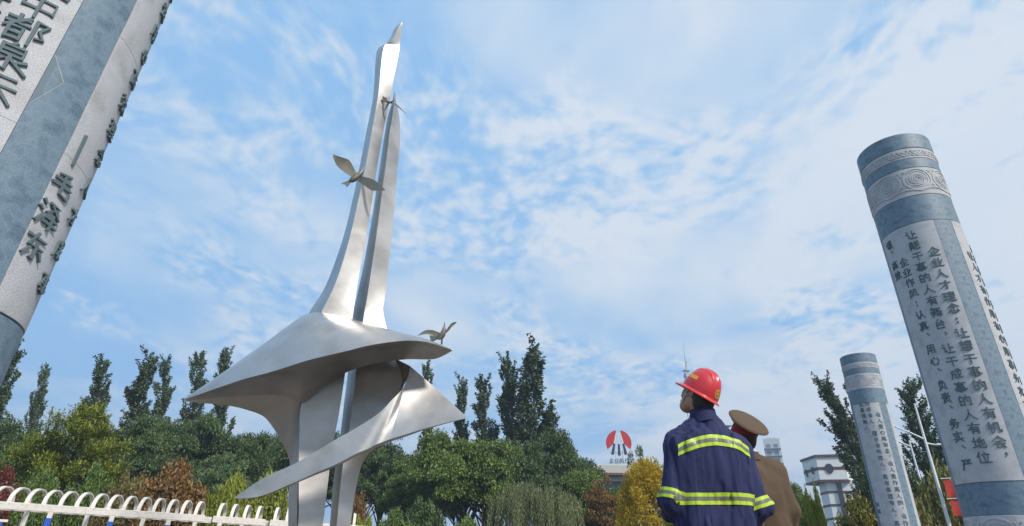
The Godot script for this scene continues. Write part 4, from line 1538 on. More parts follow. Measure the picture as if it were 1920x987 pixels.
	for g in [
		[[V(-1.340, 8.758, 0.500), V(-1.124, 8.715, 0.450), V(-0.962, 8.706, 0.350), V(-0.847, 8.542, 0.250), V(-0.771, 8.460, 0.200)],
		[V(-1.329, 8.728, 0.500), V(-1.215, 8.521, 0.400), V(-1.063, 8.420, 0.300), V(-0.898, 8.349, 0.220), V(-0.781, 8.279, 0.200)],
		[V(-0.014, 7.893, 0.400), V(-0.250, 8.136, 0.350), V(-0.411, 8.253, 0.300), V(-0.567, 8.327, 0.250), V(-0.672, 8.373, 0.200)],
		[V(-0.024, 7.871, 0.400), V(-0.192, 7.891, 0.350), V(-0.353, 7.932, 0.300), V(-0.530, 8.076, 0.250), V(-0.725, 8.236, 0.200)],
		[V(-0.894, 8.165, 0.270), V(-0.827, 8.256, 0.250), V(-0.760, 8.348, 0.230), V(-0.688, 8.442, 0.230), V(-0.654, 8.549, 0.230)],
		V(-0.798, 8.516, -0.050), 0.72],
		[[V(-0.592, 10.937, 0.100), V(-0.516, 10.904, 0.120), V(-0.449, 10.843, 0.150), V(-0.377, 10.748, 0.180), V(-0.324, 10.679, 0.200)],
		[V(-0.583, 10.920, 0.100), V(-0.524, 10.833, 0.100), V(-0.449, 10.729, 0.140), V(-0.380, 10.652, 0.170), V(-0.329, 10.609, 0.200)],
		[V(0.187, 10.199, 0.300), V(0.031, 10.380, 0.280), V(-0.097, 10.522, 0.250), V(-0.219, 10.613, 0.220), V(-0.311, 10.680, 0.200)],
		[V(0.181, 10.190, 0.300), V(0.013, 10.380, 0.250), V(-0.124, 10.504, 0.230), V(-0.227, 10.569, 0.220), V(-0.307, 10.645, 0.200)],
		[V(-0.424, 10.756, 0.150), V(-0.370, 10.696, 0.180), V(-0.320, 10.644, 0.200), V(-0.271, 10.619, 0.230), V(-0.241, 10.619, 0.250)],
		V(-0.417, 10.881, -0.100), 0.32],
		[[V(1.182, 4.261, 1.000), V(1.303, 4.350, 1.000), V(1.419, 4.372, 0.980), V(1.517, 4.366, 0.950), V(1.596, 4.348, 0.920)],
		[V(1.188, 4.251, 1.000), V(1.316, 4.294, 0.980), V(1.423, 4.299, 0.950), V(1.522, 4.281, 0.920), V(1.581, 4.269, 0.900)],
		[V(1.884, 4.573, 0.950), V(1.815, 4.549, 0.950), V(1.768, 4.504, 0.950), V(1.720, 4.445, 0.930), V(1.674, 4.383, 0.920)],
		[V(1.885, 4.557, 0.950), V(1.827, 4.503, 0.930), V(1.781, 4.447, 0.930), V(1.744, 4.396, 0.920), V(1.658, 4.315, 0.900)],
		[V(1.515, 4.274, 0.850), V(1.578, 4.287, 0.880), V(1.627, 4.324, 0.900), V(1.653, 4.393, 0.920), V(1.658, 4.471, 0.940)],
		V(1.615, 4.185, 0.750), 0.60],
	]:

		var wl := MB.new()
		var gull := MB.new()
		var bp := resample(g[4], 12)
		var br := []
		for k in 13:
			var t := k / 12.0
			br.append(0.02 + 0.085 * pow(sin(PI * pow(t, 0.75)), 0.8) if t < 0.78 else 0.062 * sqrt(maxf(0.02, 1.0 - pow((t - 0.86) / 0.15, 2.0))))
		for k in 13:
			br[k] *= g[6]
		gull.tube(bp, br, 12)
		var hd: Vector3 = bp[12]
		var dr := (hd - bp[10]).normalized() as Vector3
		gull.tube([hd - dr * 0.02, hd + dr * 0.1], [0.022, 0.003], 8)
		var tail: Vector3 = bp[0]
		var td := (tail - bp[2]).normalized() as Vector3
		var tsd := td.cross(V(0, 0.3, 1)).normalized()
		gull.grid([[tail - td * 0.05 + tsd * 0.03, tail - td * 0.05, tail - td * 0.05 - tsd * 0.03], [tail + td * 0.17 + tsd * 0.11, tail + td * 0.13, tail + td * 0.17 - tsd * 0.11]])
		gull.grid([[tail - td * 0.05 + tsd * 0.03 + V(0, 0.012, 0), tail - td * 0.05 + V(0, 0.012, 0), tail - td * 0.05 - tsd * 0.03 + V(0, 0.012, 0)], [tail + td * 0.17 + tsd * 0.11, tail + td * 0.13, tail + td * 0.17 - tsd * 0.11]], true)
		var root := part("gull", gull.mesh(M.dull_steel), o)
		for q in 2:
			wl = MB.new()
			wl.grid(between(g[q * 2], g[q * 2 + 1], 20, 4, V(0, 0.025, 0)))
			wl.grid(between(g[q * 2], g[q * 2 + 1], 20, 4, V(0, 0.05, 0)), true)
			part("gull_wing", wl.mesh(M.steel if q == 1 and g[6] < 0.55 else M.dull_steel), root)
		var rod := MB.new()
		rod.tube([bp[6], g[5]], [0.018, 0.018], 8)
		part("support_rod", rod.mesh(M.steel), root)


func hoop_railing(at: Vector3, along: Vector3, across: Vector3, slope: float, from: float, to: float, first: float, count: int, label: String) -> void:
	# a white frame of two long beams on posts, with flat hoops arching from one beam to the other
	var o := thing("hoop_railing", at + along * from + V(0, slope * from, 0))
	tag(o, label, "railing", "white hooped railings before the trees")
	var b := Basis(along, Vector3.UP, along.cross(Vector3.UP))
	var len_ := to - from
	var top := 1.62
	for s in 2:
		var mb := MB.new()
		var off := across * 1.3 * s
		mb.box(off + along * len_ * 0.5 + V(0, top - 0.12 + slope * len_ * 0.5, 0), V(len_, 0.21, 0.1), b * Basis(Vector3.BACK, slope), 0.012)
		part("long_beam", mb.mesh(M.white_paint), o)
		var mb2 := MB.new()
		mb2.box(off + along * len_ * 0.5 + V(0, 0.55 + slope * len_ * 0.5, 0), V(len_, 0.1, 0.06), b * Basis(Vector3.BACK, slope), 0.008)
		part("low_rail", mb2.mesh(M.white_paint), o)
		var n := maxi(2, int(len_ / 1.62) + 1)
		for k in n:
			var x := minf(0.25 + s * 0.55 + k * 1.62, len_ - 0.06)
			var pb := MB.new()
			var h := top - 0.226 + slope * x
			pb.box(off + along * x + V(0, h * 0.5, 0), V(0.14, h, 0.12), b, 0.01)
			var post := part("post", pb.mesh(M.white_paint), o)
			if s == 0:
				var wb := MB.new()
				wb.box(off + along * x + V(0, h - 0.38, 0), V(0.152, 0.44, 0.132), b, 0.006)
				part("blue_wrap", wb.mesh(M.blue_paint), post)
	for k in count:
		var x := first - from + k * 0.425
		if x < 0.02 or x > len_ - 0.02:
			continue
		var hb := MB.new()
		var rows := [[], [], [], [], []]
		for s in 25:
			var t := PI * s / 24.0
			for z in 5:
				var rr: float = [0.0, 0.0, -0.042, -0.042, 0.0][z]
				var w: float = [-0.052, 0.052, 0.052, -0.052, -0.052][z]
				var p := across * (0.65 - (0.65 + rr) * cos(t)) + V(0, (0.46 + rr) * sin(t), 0) + along * w
				rows[z].append(p + along * x + V(0, top - 0.014 + slope * x, 0))
		for z in 4:
			hb.grid([rows[z], rows[z + 1]], true)
		part("hoop", hb.mesh(M.white_paint), o)


func street_lamp(at: Vector3, h: float, arms: Array, label: String) -> void:
	var o := thing("street_lamp", at)
	tag(o, label, "street lamp", "white street lamps behind the shrubs")
	var mb := MB.new()
	mb.tube([V(0, 0, 0), V(0, 0.5, 0), V(0, 0.52, 0), V(0, h * 0.6, 0), V(0, h, 0)], [0.15, 0.15, 0.095, 0.08, 0.045], 14)
	part("pole", mb.mesh(M.lamp_white), o)
	for a in arms:
		# a: direction, height at the pole, reach, rise
		var d := (a[0] as Vector3).normalized()
		var ab := MB.new()
		var e: Vector3 = V(0, a[1], 0) + d * a[2] + V(0, a[3], 0)
		ab.tube([V(0, a[1], 0), V(0, a[1] + a[3] * 0.55, 0) + d * a[2] * 0.5, e], [0.048, 0.042, 0.035], 10)
		var arm := part("arm", ab.mesh(M.lamp_white), o)
		var hb := MB.new()
		var bs := Basis(Vector3.UP.cross(-d).normalized(), Vector3.UP, -d)
		hb.box(e + d * 0.3, V(0.3, 0.11, 0.75), bs, 0.04)
		part("lamp_head", hb.mesh(M.lamp_white), arm)
		var gb := MB.new()
		gb.box(e + d * 0.3 - V(0, 0.062, 0), V(0.22, 0.012, 0.6), bs, 0.004)
		part("lamp_glass", gb.mesh(M.dark_glass), arm)


func window_grid(o: Node3D, origin: Vector3, right: Vector3, nx: int, ny: int, step: Vector2, size: Vector2, m: Material) -> void:
	# framed panes set into a wall, one by one; right runs along the wall
	var b := Basis(right, Vector3.UP, right.cross(Vector3.UP))
	for y in ny:
		for x in nx:
			var p := origin + right * step.x * x + Vector3.UP * step.y * y
			var fb := MB.new()
			for q in [-1.0, 1.0]:
				fb.box(p + Vector3.UP * q * (size.y * 0.5 + 0.05), V(size.x + 0.2, 0.1, 0.16), b)
				fb.box(p + right * q * (size.x * 0.5 + 0.05), V(0.1, size.y, 0.158), b)
			var f := part("window", fb.mesh(M.frame_white), o)
			var gb := MB.new()
			gb.box(p, V(size.x, size.y, 0.06), b)
			part("pane", gb.mesh(m), f)


func buildings() -> void:
	# --- flat-roofed block that carries the red emblem
	var c := V(15.6, 0, -94.0)
	var o := thing("flat_roofed_building", c, -0.16)
	tag(o, "low grey building with a broad pale flat roof under the red emblem", "building")
	var mb := MB.new()
	mb.box(V(0, 5.6, -6), V(15.0, 11.2, 12.0), Basis.IDENTITY, 0.02)
	part("wall", mb.mesh(M.grey_wall), o)
	mb = MB.new()
	mb.box(V(0, 11.55, -5.6), V(15.6, 0.66, 13.0), Basis.IDENTITY, 0.03)
	part("white_band", mb.mesh(M.pale_wall), o)
	mb = MB.new()
	mb.box(V(0, 12.08, -5.3), V(17.0, 0.36, 15.0), Basis.IDENTITY, 0.03)
	part("eave", mb.mesh(M.brown_paint), o)
	mb = MB.new()
	mb.box(V(0, 12.86, -5.4), V(16.6, 1.18, 14.4), Basis.IDENTITY, 0.04)
	part("roof", mb.mesh(M.pale_roof), o)
	window_grid(o, V(-5.6, 3.2, 0.02), Vector3.RIGHT, 5, 2, Vector2(2.8, 4.2), Vector2(1.7, 2.4), M.dark_glass)
	# --- the emblem on its frame on that roof
	var s := thing("roof_emblem", c + V(2.2, 13.46, 0.9), -0.16)
	tag(s, "round red emblem with pale rays and dark bars on the flat roof", "sign")
	var fr := MB.new()
	for x in [-1.75, -0.55, 0.0, 0.55, 1.75]:
		fr.box(V(x, 1.5 if absf(x) > 1.0 else 1.2, -0.2), V(0.08, 3.0 if absf(x) > 1.0 else 2.4, 0.08))
	fr.box(V(0, 0.5, -0.29), V(3.6, 0.07, 0.07))
	fr.box(V(0, 2.0, -0.29), V(3.6, 0.07, 0.07))
	part("frame", fr.mesh(M.frame_white), s)
	var cy := 3.45
	var rr := 1.98
	for sd in [-1.0, 1.0]:
		var lb := MB.new()
		var out := []
		for k in 15:
			var a := lerpf(1.4, -0.5, k / 14.0)
			out.append(Vector2(cos(a) * rr * sd, cy + sin(a) * rr))
		out.append(Vector2(0.42 * sd, cy + 0.2))
		slab(lb, out, 0.0, 0.14)
		part("red_lobe", lb.mesh(M.emblem_red), s)
	for q in [-1.0, 0.0, 1.0]:
		var bb := MB.new()
		var t := Vector2(0.30 * q, cy + rr * 0.78)
		var e := Vector2(1.05 * q, cy - 1.9 + 0.12 * absf(q))
		var d := (e - t).normalized()
		var sdv := Vector2(-d.y, d.x)
		var m := t.lerp(e, 0.5)
		slab(bb, [m - sdv * 0.15, m + sdv * 0.15, e + sdv * 0.24, e - sdv * 0.24], 0.02, 0.15)
		part("dark_bar", bb.mesh(M.emblem_dark), s)
		var pb := MB.new()
		slab(pb, [t - sdv * 0.08, t + sdv * 0.08, m + sdv * 0.13 - d * 0.03, m - sdv * 0.13 - d * 0.03], 0.02, 0.15)
		part("pale_ray", pb.mesh(M.frame_white), s)
	var x0 := -1.6
	for ch in "企业风作成":
		var on := func(x: float, y: float, h: float) -> Vector3:
			return V(x, y, h)
		var gb := MB.new()
		var k := 0
		for st in GLYPHS[ch].split(";"):
			var pts := PackedVector2Array()
			for p in st.split(" "):
				var xy: PackedStringArray = p.split(",")
				pts.append(Vector2(x0 + float(xy[0]) * 0.072, 1.16 - float(xy[1]) * 0.078))
			ribbon(gb, pts, 0.1, on, 0.06 + 0.004 * k, 0.05)
			k += 1
		part("sign_character", gb.mesh(M.emblem_dark), s)
		x0 += 0.8
	# --- white tower with dark stripes
	striped_tower()
	# --- far blocks of flats in the haze
	for q in [[V(121.5, 0, -269.0), 7.0, 52.0, -0.43, "pale grey slab block of flats far behind the brown uniform"], [V(112.0, 0, -300.0), 5.0, 62.5, -0.36, "tiny pale tower block just right of the navy collar"]]:
		var f := thing("apartment_block", q[0], q[3])
		tag(f, q[4], "building", "far blocks of flats")
		var w: float = q[1]
		var h: float = q[2]
		var wb := MB.new()
		wb.box(V(0, h * 0.5, -5), V(w, h, 10))
		part("wall", wb.mesh(M.pale_wall), f)
		var rb := MB.new()
		rb.box(V(0, h + 0.4, -5), V(w * 0.6, 0.8, 6))
		part("roof_house", rb.mesh(M.pale_wall), f)
		var nx := 2 if w > 6 else 1
		window_grid(f, V(-1.6 if nx == 2 else 0.0, h - 16.0, 0.02), Vector3.RIGHT, nx, 5, Vector2(3.2, 3.2), Vector2(1.9, 1.6), M.far_glass)
		if nx == 2:
			for k in 5:
				var bb := MB.new()
				bb.box(V(0, h - 17.4 + k * 3.2, 0.5), V(w + 0.2, 0.35, 1.0))
				part("balcony", bb.mesh(M.grey_wall), f)
	# --- lattice mast
	var a := thing("antenna_mast", V(95.0, 0, -297.0), 0.3)
	tag(a, "thin pale lattice antenna mast rising behind the red hard hat", "mast")
	var tb := MB.new()
	for k in 4:
		var d := V(1 if k & 1 else -1, 0, 1 if k & 2 else -1)
		tb.tube([d * 3.0, d * 0.95 + V(0, 80, 0), d * 0.95 + V(0, 91, 0)], [0.22, 0.16, 0.14], 5)
	for k in 26:
		var y := 40.0 + k * 2.0
		var w := lerpf(3.0, 0.95, minf(y / 80.0, 1.0))
		for z in 4:
			var p := V(w, y, w).rotated(Vector3.UP, z * PI / 2)
			var e := V(w, y + 2.0, -w).rotated(Vector3.UP, z * PI / 2)
			tb.tube([p, e], [0.09, 0.09], 4, Color.WHITE, false)
	part("lattice", tb.mesh(M.mast_grey), a)
	tb = MB.new()
	tb.box(V(0, 91.2, 0), V(3.0, 0.5, 3.0))
	tb.box(V(0, 88.4, 0), V(2.6, 1.6, 2.6))
	part("platform", tb.mesh(M.mast_grey), a)
	tb = MB.new()
	tb.tube([V(0, 91.4, 0), V(0, 98, 0), V(0, 108, 0)], [0.35, 0.25, 0.06], 6)
	tb.box(V(0.7, 96.2, 0), V(1.1, 1.4, 0.5))
	tb.tube([V(0.6, 91.4, 0), V(0.6, 96, 0)], [0.16, 0.16], 5)
	part("aerial", tb.mesh(M.mast_grey), a)


func slab(mb: MB, poly: Array, z0: float, z1: float) -> void:
	# a flat plate cut to an outline
	var pk := PackedVector2Array(poly)
	var idx := Geometry2D.triangulate_polygon(pk)
	for t in range(0, idx.size(), 3):
		for z in [z0, z1]:
			var a := pk[idx[t]]
			var b := pk[idx[t + 1]]
			var c := pk[idx[t + 2]]
			var nn := V(0, 0, 1 if z == z1 else -1)
			var k := mb.vert(V(a.x, a.y, z), nn)
			mb.vert(V(b.x, b.y, z), nn)
			mb.vert(V(c.x, c.y, z), nn)
			mb.face(k, k + 1, k + 2)
	var cw := Geometry2D.is_polygon_clockwise(pk)
	for k in pk.size():
		var a := pk[k]
		var b := pk[(k + 1) % pk.size()]
		if cw:
			mb.quad(V(a.x, a.y, z1), V(b.x, b.y, z1), V(b.x, b.y, z0), V(a.x, a.y, z0))
		else:
			mb.quad(V(a.x, a.y, z0), V(b.x, b.y, z0), V(b.x, b.y, z1), V(a.x, a.y, z1))


func prism(mb: MB, foot: Array, y0: float, y1: float) -> void:
	# an upright prism over a footprint of Vector2(x, z)
	var pk := PackedVector2Array(foot)
	var cw := Geometry2D.is_polygon_clockwise(pk)
	for k in pk.size():
		var a := pk[k]
		var b := pk[(k + 1) % pk.size()]
		if not cw:
			var t := a
			a = b
			b = t
		mb.quad(V(a.x, y0, a.y), V(b.x, y0, b.y), V(b.x, y1, b.y), V(a.x, y1, a.y))
	var idx := Geometry2D.triangulate_polygon(pk)
	for t in range(0, idx.size(), 3):
		for y in [y0, y1]:
			var nn := V(0, 1 if y == y1 else -1, 0)
			var q := mb.v.size()
			for z in 3:
				mb.vert(V(pk[idx[t + z]].x, y, pk[idx[t + z]].y), nn)
			mb.face(q, q + 1, q + 2)


func striped_tower() -> void:
	var o := thing("striped_tower", V(68.6, 0, -131.3), -0.47)
	tag(o, "white tower with dark red stripes and a wider top storey", "building")
	# local x runs along the broad face that looks at the plaza, -z goes back
	var wide := [Vector2(0, 0), Vector2(5.4, -0.3), Vector2(6.6, -4.6), Vector2(1.0, -9.0), Vector2(-3.0, -6.4)]
	var ce := Vector2(1.9, -4.4)
	var scaled := func(f: float) -> Array:
		var r := []
		for p in wide:
			r.append(ce + (p - ce) * f)
		return r
	var shaft := [Vector2(1.1, -1.0), Vector2(6.0, -1.3), Vector2(6.2, -4.6), Vector2(1.4, -7.6), Vector2(-0.4, -5.6)]
	var mb := MB.new()
	prism(mb, shaft, 0, 17.2)
	part("wall", mb.mesh(M.tower_white), o)
	mb = MB.new()
	prism(mb, wide, 17.2, 22.0)
	var top := part("top_storey", mb.mesh(M.tower_white), o)
	mb = MB.new()
	prism(mb, scaled.call(1.07), 22.0, 22.5)
	part("roof", mb.mesh(M.stripe_red), top)
	mb = MB.new()
	prism(mb, scaled.call(1.015), 16.9, 17.35)
	part("stripe", mb.mesh(M.stripe_red), top)
	mb = MB.new()
	prism(mb, scaled.call(1.008), 19.3, 19.95)
	part("stripe", mb.mesh(M.stripe_red), top)
	var sc := Vector2(2.9, -4.0)
	for k in 6:
		mb = MB.new()
		var ring := []
		for p in shaft:
			ring.append(sc + (p - sc) * 1.03)
		prism(mb, ring, 1.6 + k * 2.62, 2.05 + k * 2.62)
		part("stripe", mb.mesh(M.stripe_red), o)
	mb = MB.new()
	mb.box(V(3.4, 8.4, -1.0), V(0.95, 16.8, 0.6))
	part("stair_glazing", mb.mesh(M.dark_glass), o)
	for k in 6:
		mb = MB.new()
		mb.box(V(3.4, 3.2 + k * 2.62, -0.68), V(1.0, 0.12, 0.08))
		part("glazing_bar", mb.mesh(M.stripe_red), o)
	mb = MB.new()
	var n := 20
	var ring := []
	for k in n:
		ring.append(Vector2(2.2 + cos(k * TAU / n) * 0.85, 19.6 + sin(k * TAU / n) * 1.0))
	slab(mb, ring, -0.15, 0.08)
	part("round_window", mb.mesh(M.dark_glass), top)
	for q in [[V(-1.0, 19.5, -2.2), 1.0], [V(-2.3, 19.3, -4.9), 0.8]]:
		mb = MB.new()
		mb.box(q[0], V(q[1], 1.5, 0.4), Basis(Vector3.UP, 1.13))
		part("window", mb.mesh(M.dark_glass), top)


func banner(at: Vector3, size: Vector2, label: String) -> void:
	var o := thing("red_banner", at, -0.6)
	tag(o, label, "banner", "red banners hung on the lamp pole")
	var mb := MB.new()
	var rows := []
	for y in 9:
		var row := []
		for x in 9:
			var s := x / 8.0
			var t := y / 8.0
			row.append(V(size.x * (0.12 + s), -size.y * t - 0.05 - 0.12 * s * (1.0 - s), 0.05 * sin(s * 7.0 + t * 3.0) * t))
		rows.append(row)
	mb.grid(rows)
	part("cloth", mb.mesh(M.banner_red), o)
	mb = MB.new()
	mb.tube([V(0, 0, 0), V(size.x * 1.2, 0.03, 0)], [0.035, 0.025], 8)
	part("bracket", mb.mesh(M.white_paint), o)


func build_sky() -> Sky:
	# thin broken cloud over a pale blue sky: air and cloud only
	var w := 4096
	var h := 2048
	var big := noise(0.55, 25, 4)
	var mid := noise(1.9, 9, 4)
	var fine := noise(7.5, 17, 3)
	var warp := noise(0.9, 23, 3)
	var strip: Array = []
	strip.resize(h / 2)
	var job := func(y: int) -> void:
		var row := PackedByteArray()
		row.resize(w * 3)
		var el := PI / 2 - (y + 0.5) / h * PI
		var sy := sin(el)
		var cy := cos(el)
		for x in w:
			var a := TAU * (x + 0.5) / w
			# Godot's panorama: the middle of the picture looks along -Z
			var d := Vector3(sin(a) * cy, sy, cos(a) * cy)
			row_sky(row, x * 3, d, big, mid, fine, warp)
		strip[y] = row
	for y in h / 2:
		job.call(y)
	var data := PackedByteArray()
	for y in h / 2:
		data.append_array(strip[y])
	var low := PackedByteArray()
	low.resize(w * 3)
	for x in w:
		low[x * 3] = 128
		low[x * 3 + 1] = 130
		low[x * 3 + 2] = 128
	for y in h / 2:
		data.append_array(low)
	var img := Image.create_from_data(w, h, false, Image.FORMAT_RGB8, data)
	var pm := PanoramaSkyMaterial.new()
	pm.panorama = ImageTexture.create_from_image(img)
	var sky := Sky.new()
	sky.sky_material = pm
	return sky


func row_sky(row: PackedByteArray, k: int, d: Vector3, big: FastNoiseLite, mid: FastNoiseLite, fine: FastNoiseLite, warp: FastNoiseLite) -> void:
	var u := d.x / (d.y + 0.14)
	var v := d.z / (d.y + 0.14)
	var wu := warp.get_noise_2d(u, v)
	var wv := warp.get_noise_2d(u + 31.0, v - 17.0)
	u += wu * 0.12
	v += wv * 0.12
	var b := big.get_noise_2d(u + 3.1, v * 1.25 + 1.7)
	var m := mid.get_noise_2d(u * 1.15, v * 0.9 + 5.0)
	var f := fine.get_noise_2d(u, v * 0.8)
	var g := fine.get_noise_2d(u * 2.3 + 7.0, v * 2.0)
	var side := d.x * 0.48
	var patch := smoothstep(-0.35, 0.25, mid.get_noise_2d(u * 0.6 + 40.0, v * 0.6))
	var cover := 0.71 + side + b * 0.58 + m * 0.34 + (f * 0.50 + g * 0.40) * patch * smoothstep(0.04, 0.35, d.y)
	cover = smoothstep(0.12, 1.12, cover)
	var near_rim := pow(1.0 - d.y, 4.0)
	var blue := Color(0.505, 0.669, 0.832).lerp(Color(0.461, 0.655, 0.845), near_rim)
	var white := Color(0.726, 0.775, 0.836).lerp(Color(0.761, 0.797, 0.841), clampf(0.5 + side + m * 0.6, 0.0, 1.0))
	var c := blue.lerp(white, cover)
	row[k] = int(clampf(c.r, 0, 1) * 255.0)
	row[k + 1] = int(clampf(c.g, 0, 1) * 255.0)
	row[k + 2] = int(clampf(c.b, 0, 1) * 255.0)


func materials() -> void:
	var speck := noise(0.13, 3, 3)
	var speck_coarse := noise(0.012, 8, 4)
	var m := mat("pale_granite", g3(0.60, 0.62, 0.655), 0.75)
	m.albedo_texture = noise_tex(speck, [[0.0, Color(0.58, 0.60, 0.62)], [0.42, Color(0.90, 0.90, 0.90)], [0.7, Color(1, 1, 1)], [1.0, Color(0.84, 0.84, 0.86)]], false, 1024)
	m.detail_enabled = true
	m.detail_albedo = noise_tex(noise(0.006, 15, 5), [[0.0, Color(0.86, 0.86, 0.845)], [0.35, Color(0.96, 0.96, 0.955)], [0.6, Color(1, 1, 1)], [1.0, Color(0.94, 0.95, 0.97)]])
	m.detail_blend_mode = BaseMaterial3D.BLEND_MODE_MUL
	tri_map(m, 1.1)
	m.normal_enabled = true
	m.normal_texture = noise_tex(noise(0.11, 13, 3), [], true, 512, 2.0)
	m.normal_scale = 0.35
	m = mat("blue_granite", g3(0.205, 0.295, 0.37), 0.55)
	m.albedo_texture = noise_tex(speck_coarse, [[0.0, Color(0.70, 0.74, 0.78)], [0.45, Color(0.92, 0.94, 0.95)], [0.52, Color(1, 1, 1)], [1.0, Color(0.84, 0.87, 0.90)]])
	tri_map(m, 1.3)
	m.detail_enabled = true
	m.detail_albedo = noise_tex(noise(0.14, 19, 2), [[0.0, Color(0.72, 0.75, 0.78)], [0.5, Color(0.95, 0.95, 0.95)], [1.0, Color(1, 1, 1)]])
	m.detail_blend_mode = BaseMaterial3D.BLEND_MODE_MUL
	m = mat("letter_stone", g3(0.105, 0.155, 0.175), 0.8)
	m = mat("inlay_stone", g3(0.135, 0.19, 0.23), 0.6)
	m = mat("stone_joint", g3(0.34, 0.37, 0.39), 0.8)
	m = mat("steel", g3(0.52, 0.51, 0.495), 0.45, 0.85)
	m.roughness_texture = noise_tex(noise(0.008, 29, 4), [[0.0, Color(0.75, 0.75, 0.75)], [1.0, Color(1, 1, 1)]])
	m.roughness_texture_channel = BaseMaterial3D.TEXTURE_CHANNEL_RED
	m.albedo_texture = noise_tex(noise(0.006, 41, 4), [[0.0, Color(0.86, 0.85, 0.83)], [0.6, Color(1, 1, 1)], [1.0, Color(0.94, 0.94, 0.95)]])
	tri_map(m, 0.35)
	m.normal_enabled = true
	m.normal_texture = noise_tex(noise(0.007, 53, 3), [], true, 512, 6.0)
	m.normal_scale = 0.13
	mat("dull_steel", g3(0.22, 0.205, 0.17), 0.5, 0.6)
	m = mat("bark", g3(0.12, 0.10, 0.08), 0.9)
	m.albedo_texture = noise_tex(noise(0.03, 61, 4), [[0.0, Color(0.55, 0.55, 0.55)], [1.0, Color(1, 1, 1)]], false, 256)
	tri_map(m, 0.9, false)
	for q in [["leaf_poplar", 0.072, 0.115, 0.05], ["leaf_dark", 0.074, 0.128, 0.036], ["leaf_mid", 0.115, 0.185, 0.033], ["leaf_green", 0.135, 0.205, 0.037], ["leaf_bright", 0.24, 0.28, 0.03], ["leaf_soft", 0.12, 0.19, 0.075], ["leaf_willow", 0.18, 0.205, 0.085], ["leaf_rust", 0.23, 0.13, 0.035], ["leaf_olive", 0.17, 0.14, 0.04], ["leaf_red", 0.16, 0.035, 0.02], ["leaf_gold", 0.50, 0.38, 0.03], ["leaf_goldgreen", 0.20, 0.19, 0.03]]:
		m = mat(q[0], g3(q[1], q[2], q[3]), 0.55)
		m.vertex_color_use_as_albedo = true
		m.cull_mode = BaseMaterial3D.CULL_DISABLED
		m.backlight_enabled = true
		m.backlight = g3(q[1] * 0.8, q[2] * 0.8, q[3] * 0.5)
	mat("skin", g3(0.42, 0.24, 0.16), 0.5)
	M.skin.subsurf_scatter_enabled = true
	M.skin.subsurf_scatter_strength = 0.1
	mat("hair", g3(0.012, 0.010, 0.009), 0.5)
	mat("eye_white", g3(0.7, 0.68, 0.65), 0.25)
	var weave := noise_tex(noise(0.16, 71, 2), [], true, 256, 3.0)
	for q in [["navy_cloth", 0.013, 0.018, 0.078], ["brown_cloth", 0.088, 0.058, 0.033], ["red_cloth", 0.23, 0.012, 0.016], ["white_cloth", 0.7, 0.7, 0.7]]:
		m = mat(q[0], g3(q[1], q[2], q[3]), 0.85)
		m.normal_enabled = true
		m.normal_texture = weave
		m.normal_scale = 0.4
		m.rim_enabled = true
		m.rim = 0.25
		tri_map(m, 9.0, false)
	mat("seam_thread", g3(0.006, 0.007, 0.024), 0.9)
	mat("seam_brown", g3(0.045, 0.03, 0.018), 0.9)
	mat("lime_band", g3(0.42, 0.60, 0.03), 0.5)
	mat("silver_band", g3(0.15, 0.155, 0.12), 0.4)
	mat("red_plastic", g3(0.56, 0.022, 0.03), 0.3)
	M.red_plastic.clearcoat_enabled = true
	M.red_plastic.clearcoat = 0.4
	mat("orange_tape", g3(0.75, 0.32, 0.04), 0.45)
	mat("gold", g3(0.42, 0.33, 0.05), 0.4)
	mat("grey_strap", g3(0.4, 0.4, 0.4), 0.6)
	mat("black_leather", g3(0.015, 0.015, 0.015), 0.35)
	m = mat("white_paint", g3(0.74, 0.73, 0.705), 0.55)
	m.albedo_texture = noise_tex(noise(0.02, 83, 4), [[0.0, Color(0.70, 0.65, 0.58)], [0.30, Color(0.93, 0.91, 0.88)], [1.0, Color(1, 1, 1)]], false, 512)
	tri_map(m, 0.8)
	mat("blue_paint", g3(0.02, 0.09, 0.5), 0.4)
	mat("lamp_white", g3(0.72, 0.74, 0.76), 0.4)
	mat("frame_white", g3(0.66, 0.68, 0.7), 0.5)
	mat("grey_wall", g3(0.16, 0.175, 0.18), 0.8)
	mat("pale_wall", g3(0.5, 0.53, 0.56), 0.8)
	mat("pale_roof", g3(0.52, 0.5, 0.44), 0.8)
	mat("brown_paint", g3(0.13, 0.075, 0.055), 0.7)
	mat("tower_white", g3(0.74, 0.74, 0.74), 0.7)
	mat("stripe_red", g3(0.085, 0.04, 0.036), 0.7)
	mat("dark_glass", g3(0.02, 0.024, 0.028), 0.12, 0.0)
	mat("far_glass", g3(0.16, 0.2, 0.25), 0.15)
	mat("emblem_red", g3(0.5, 0.03, 0.035), 0.5)
	mat("emblem_dark", g3(0.03, 0.04, 0.08), 0.5)
	mat("mast_grey", g3(0.36, 0.4, 0.45), 0.6)
	mat("banner_red", g3(0.62, 0.06, 0.03), 0.7)
	m = mat("paving", g3(0.21, 0.175, 0.14), 0.8)
	m.albedo_texture = noise_tex(noise(0.02, 97, 5), [[0.0, Color(0.8, 0.8, 0.8)], [1.0, Color(1, 1, 1)]])
	tri_map(m, 0.4)
	m = mat("lawn", g3(0.07, 0.095, 0.035), 0.95)
	m.albedo_texture = noise_tex(noise(0.03, 101, 5), [[0.0, Color(0.6, 0.65, 0.6)], [1.0, Color(1, 1, 1)]])
	tri_map(m, 0.3)
	for k in M:
		if M[k].cull_mode != BaseMaterial3D.CULL_DISABLED:
			M[k].cull_mode = BaseMaterial3D.CULL_DISABLED


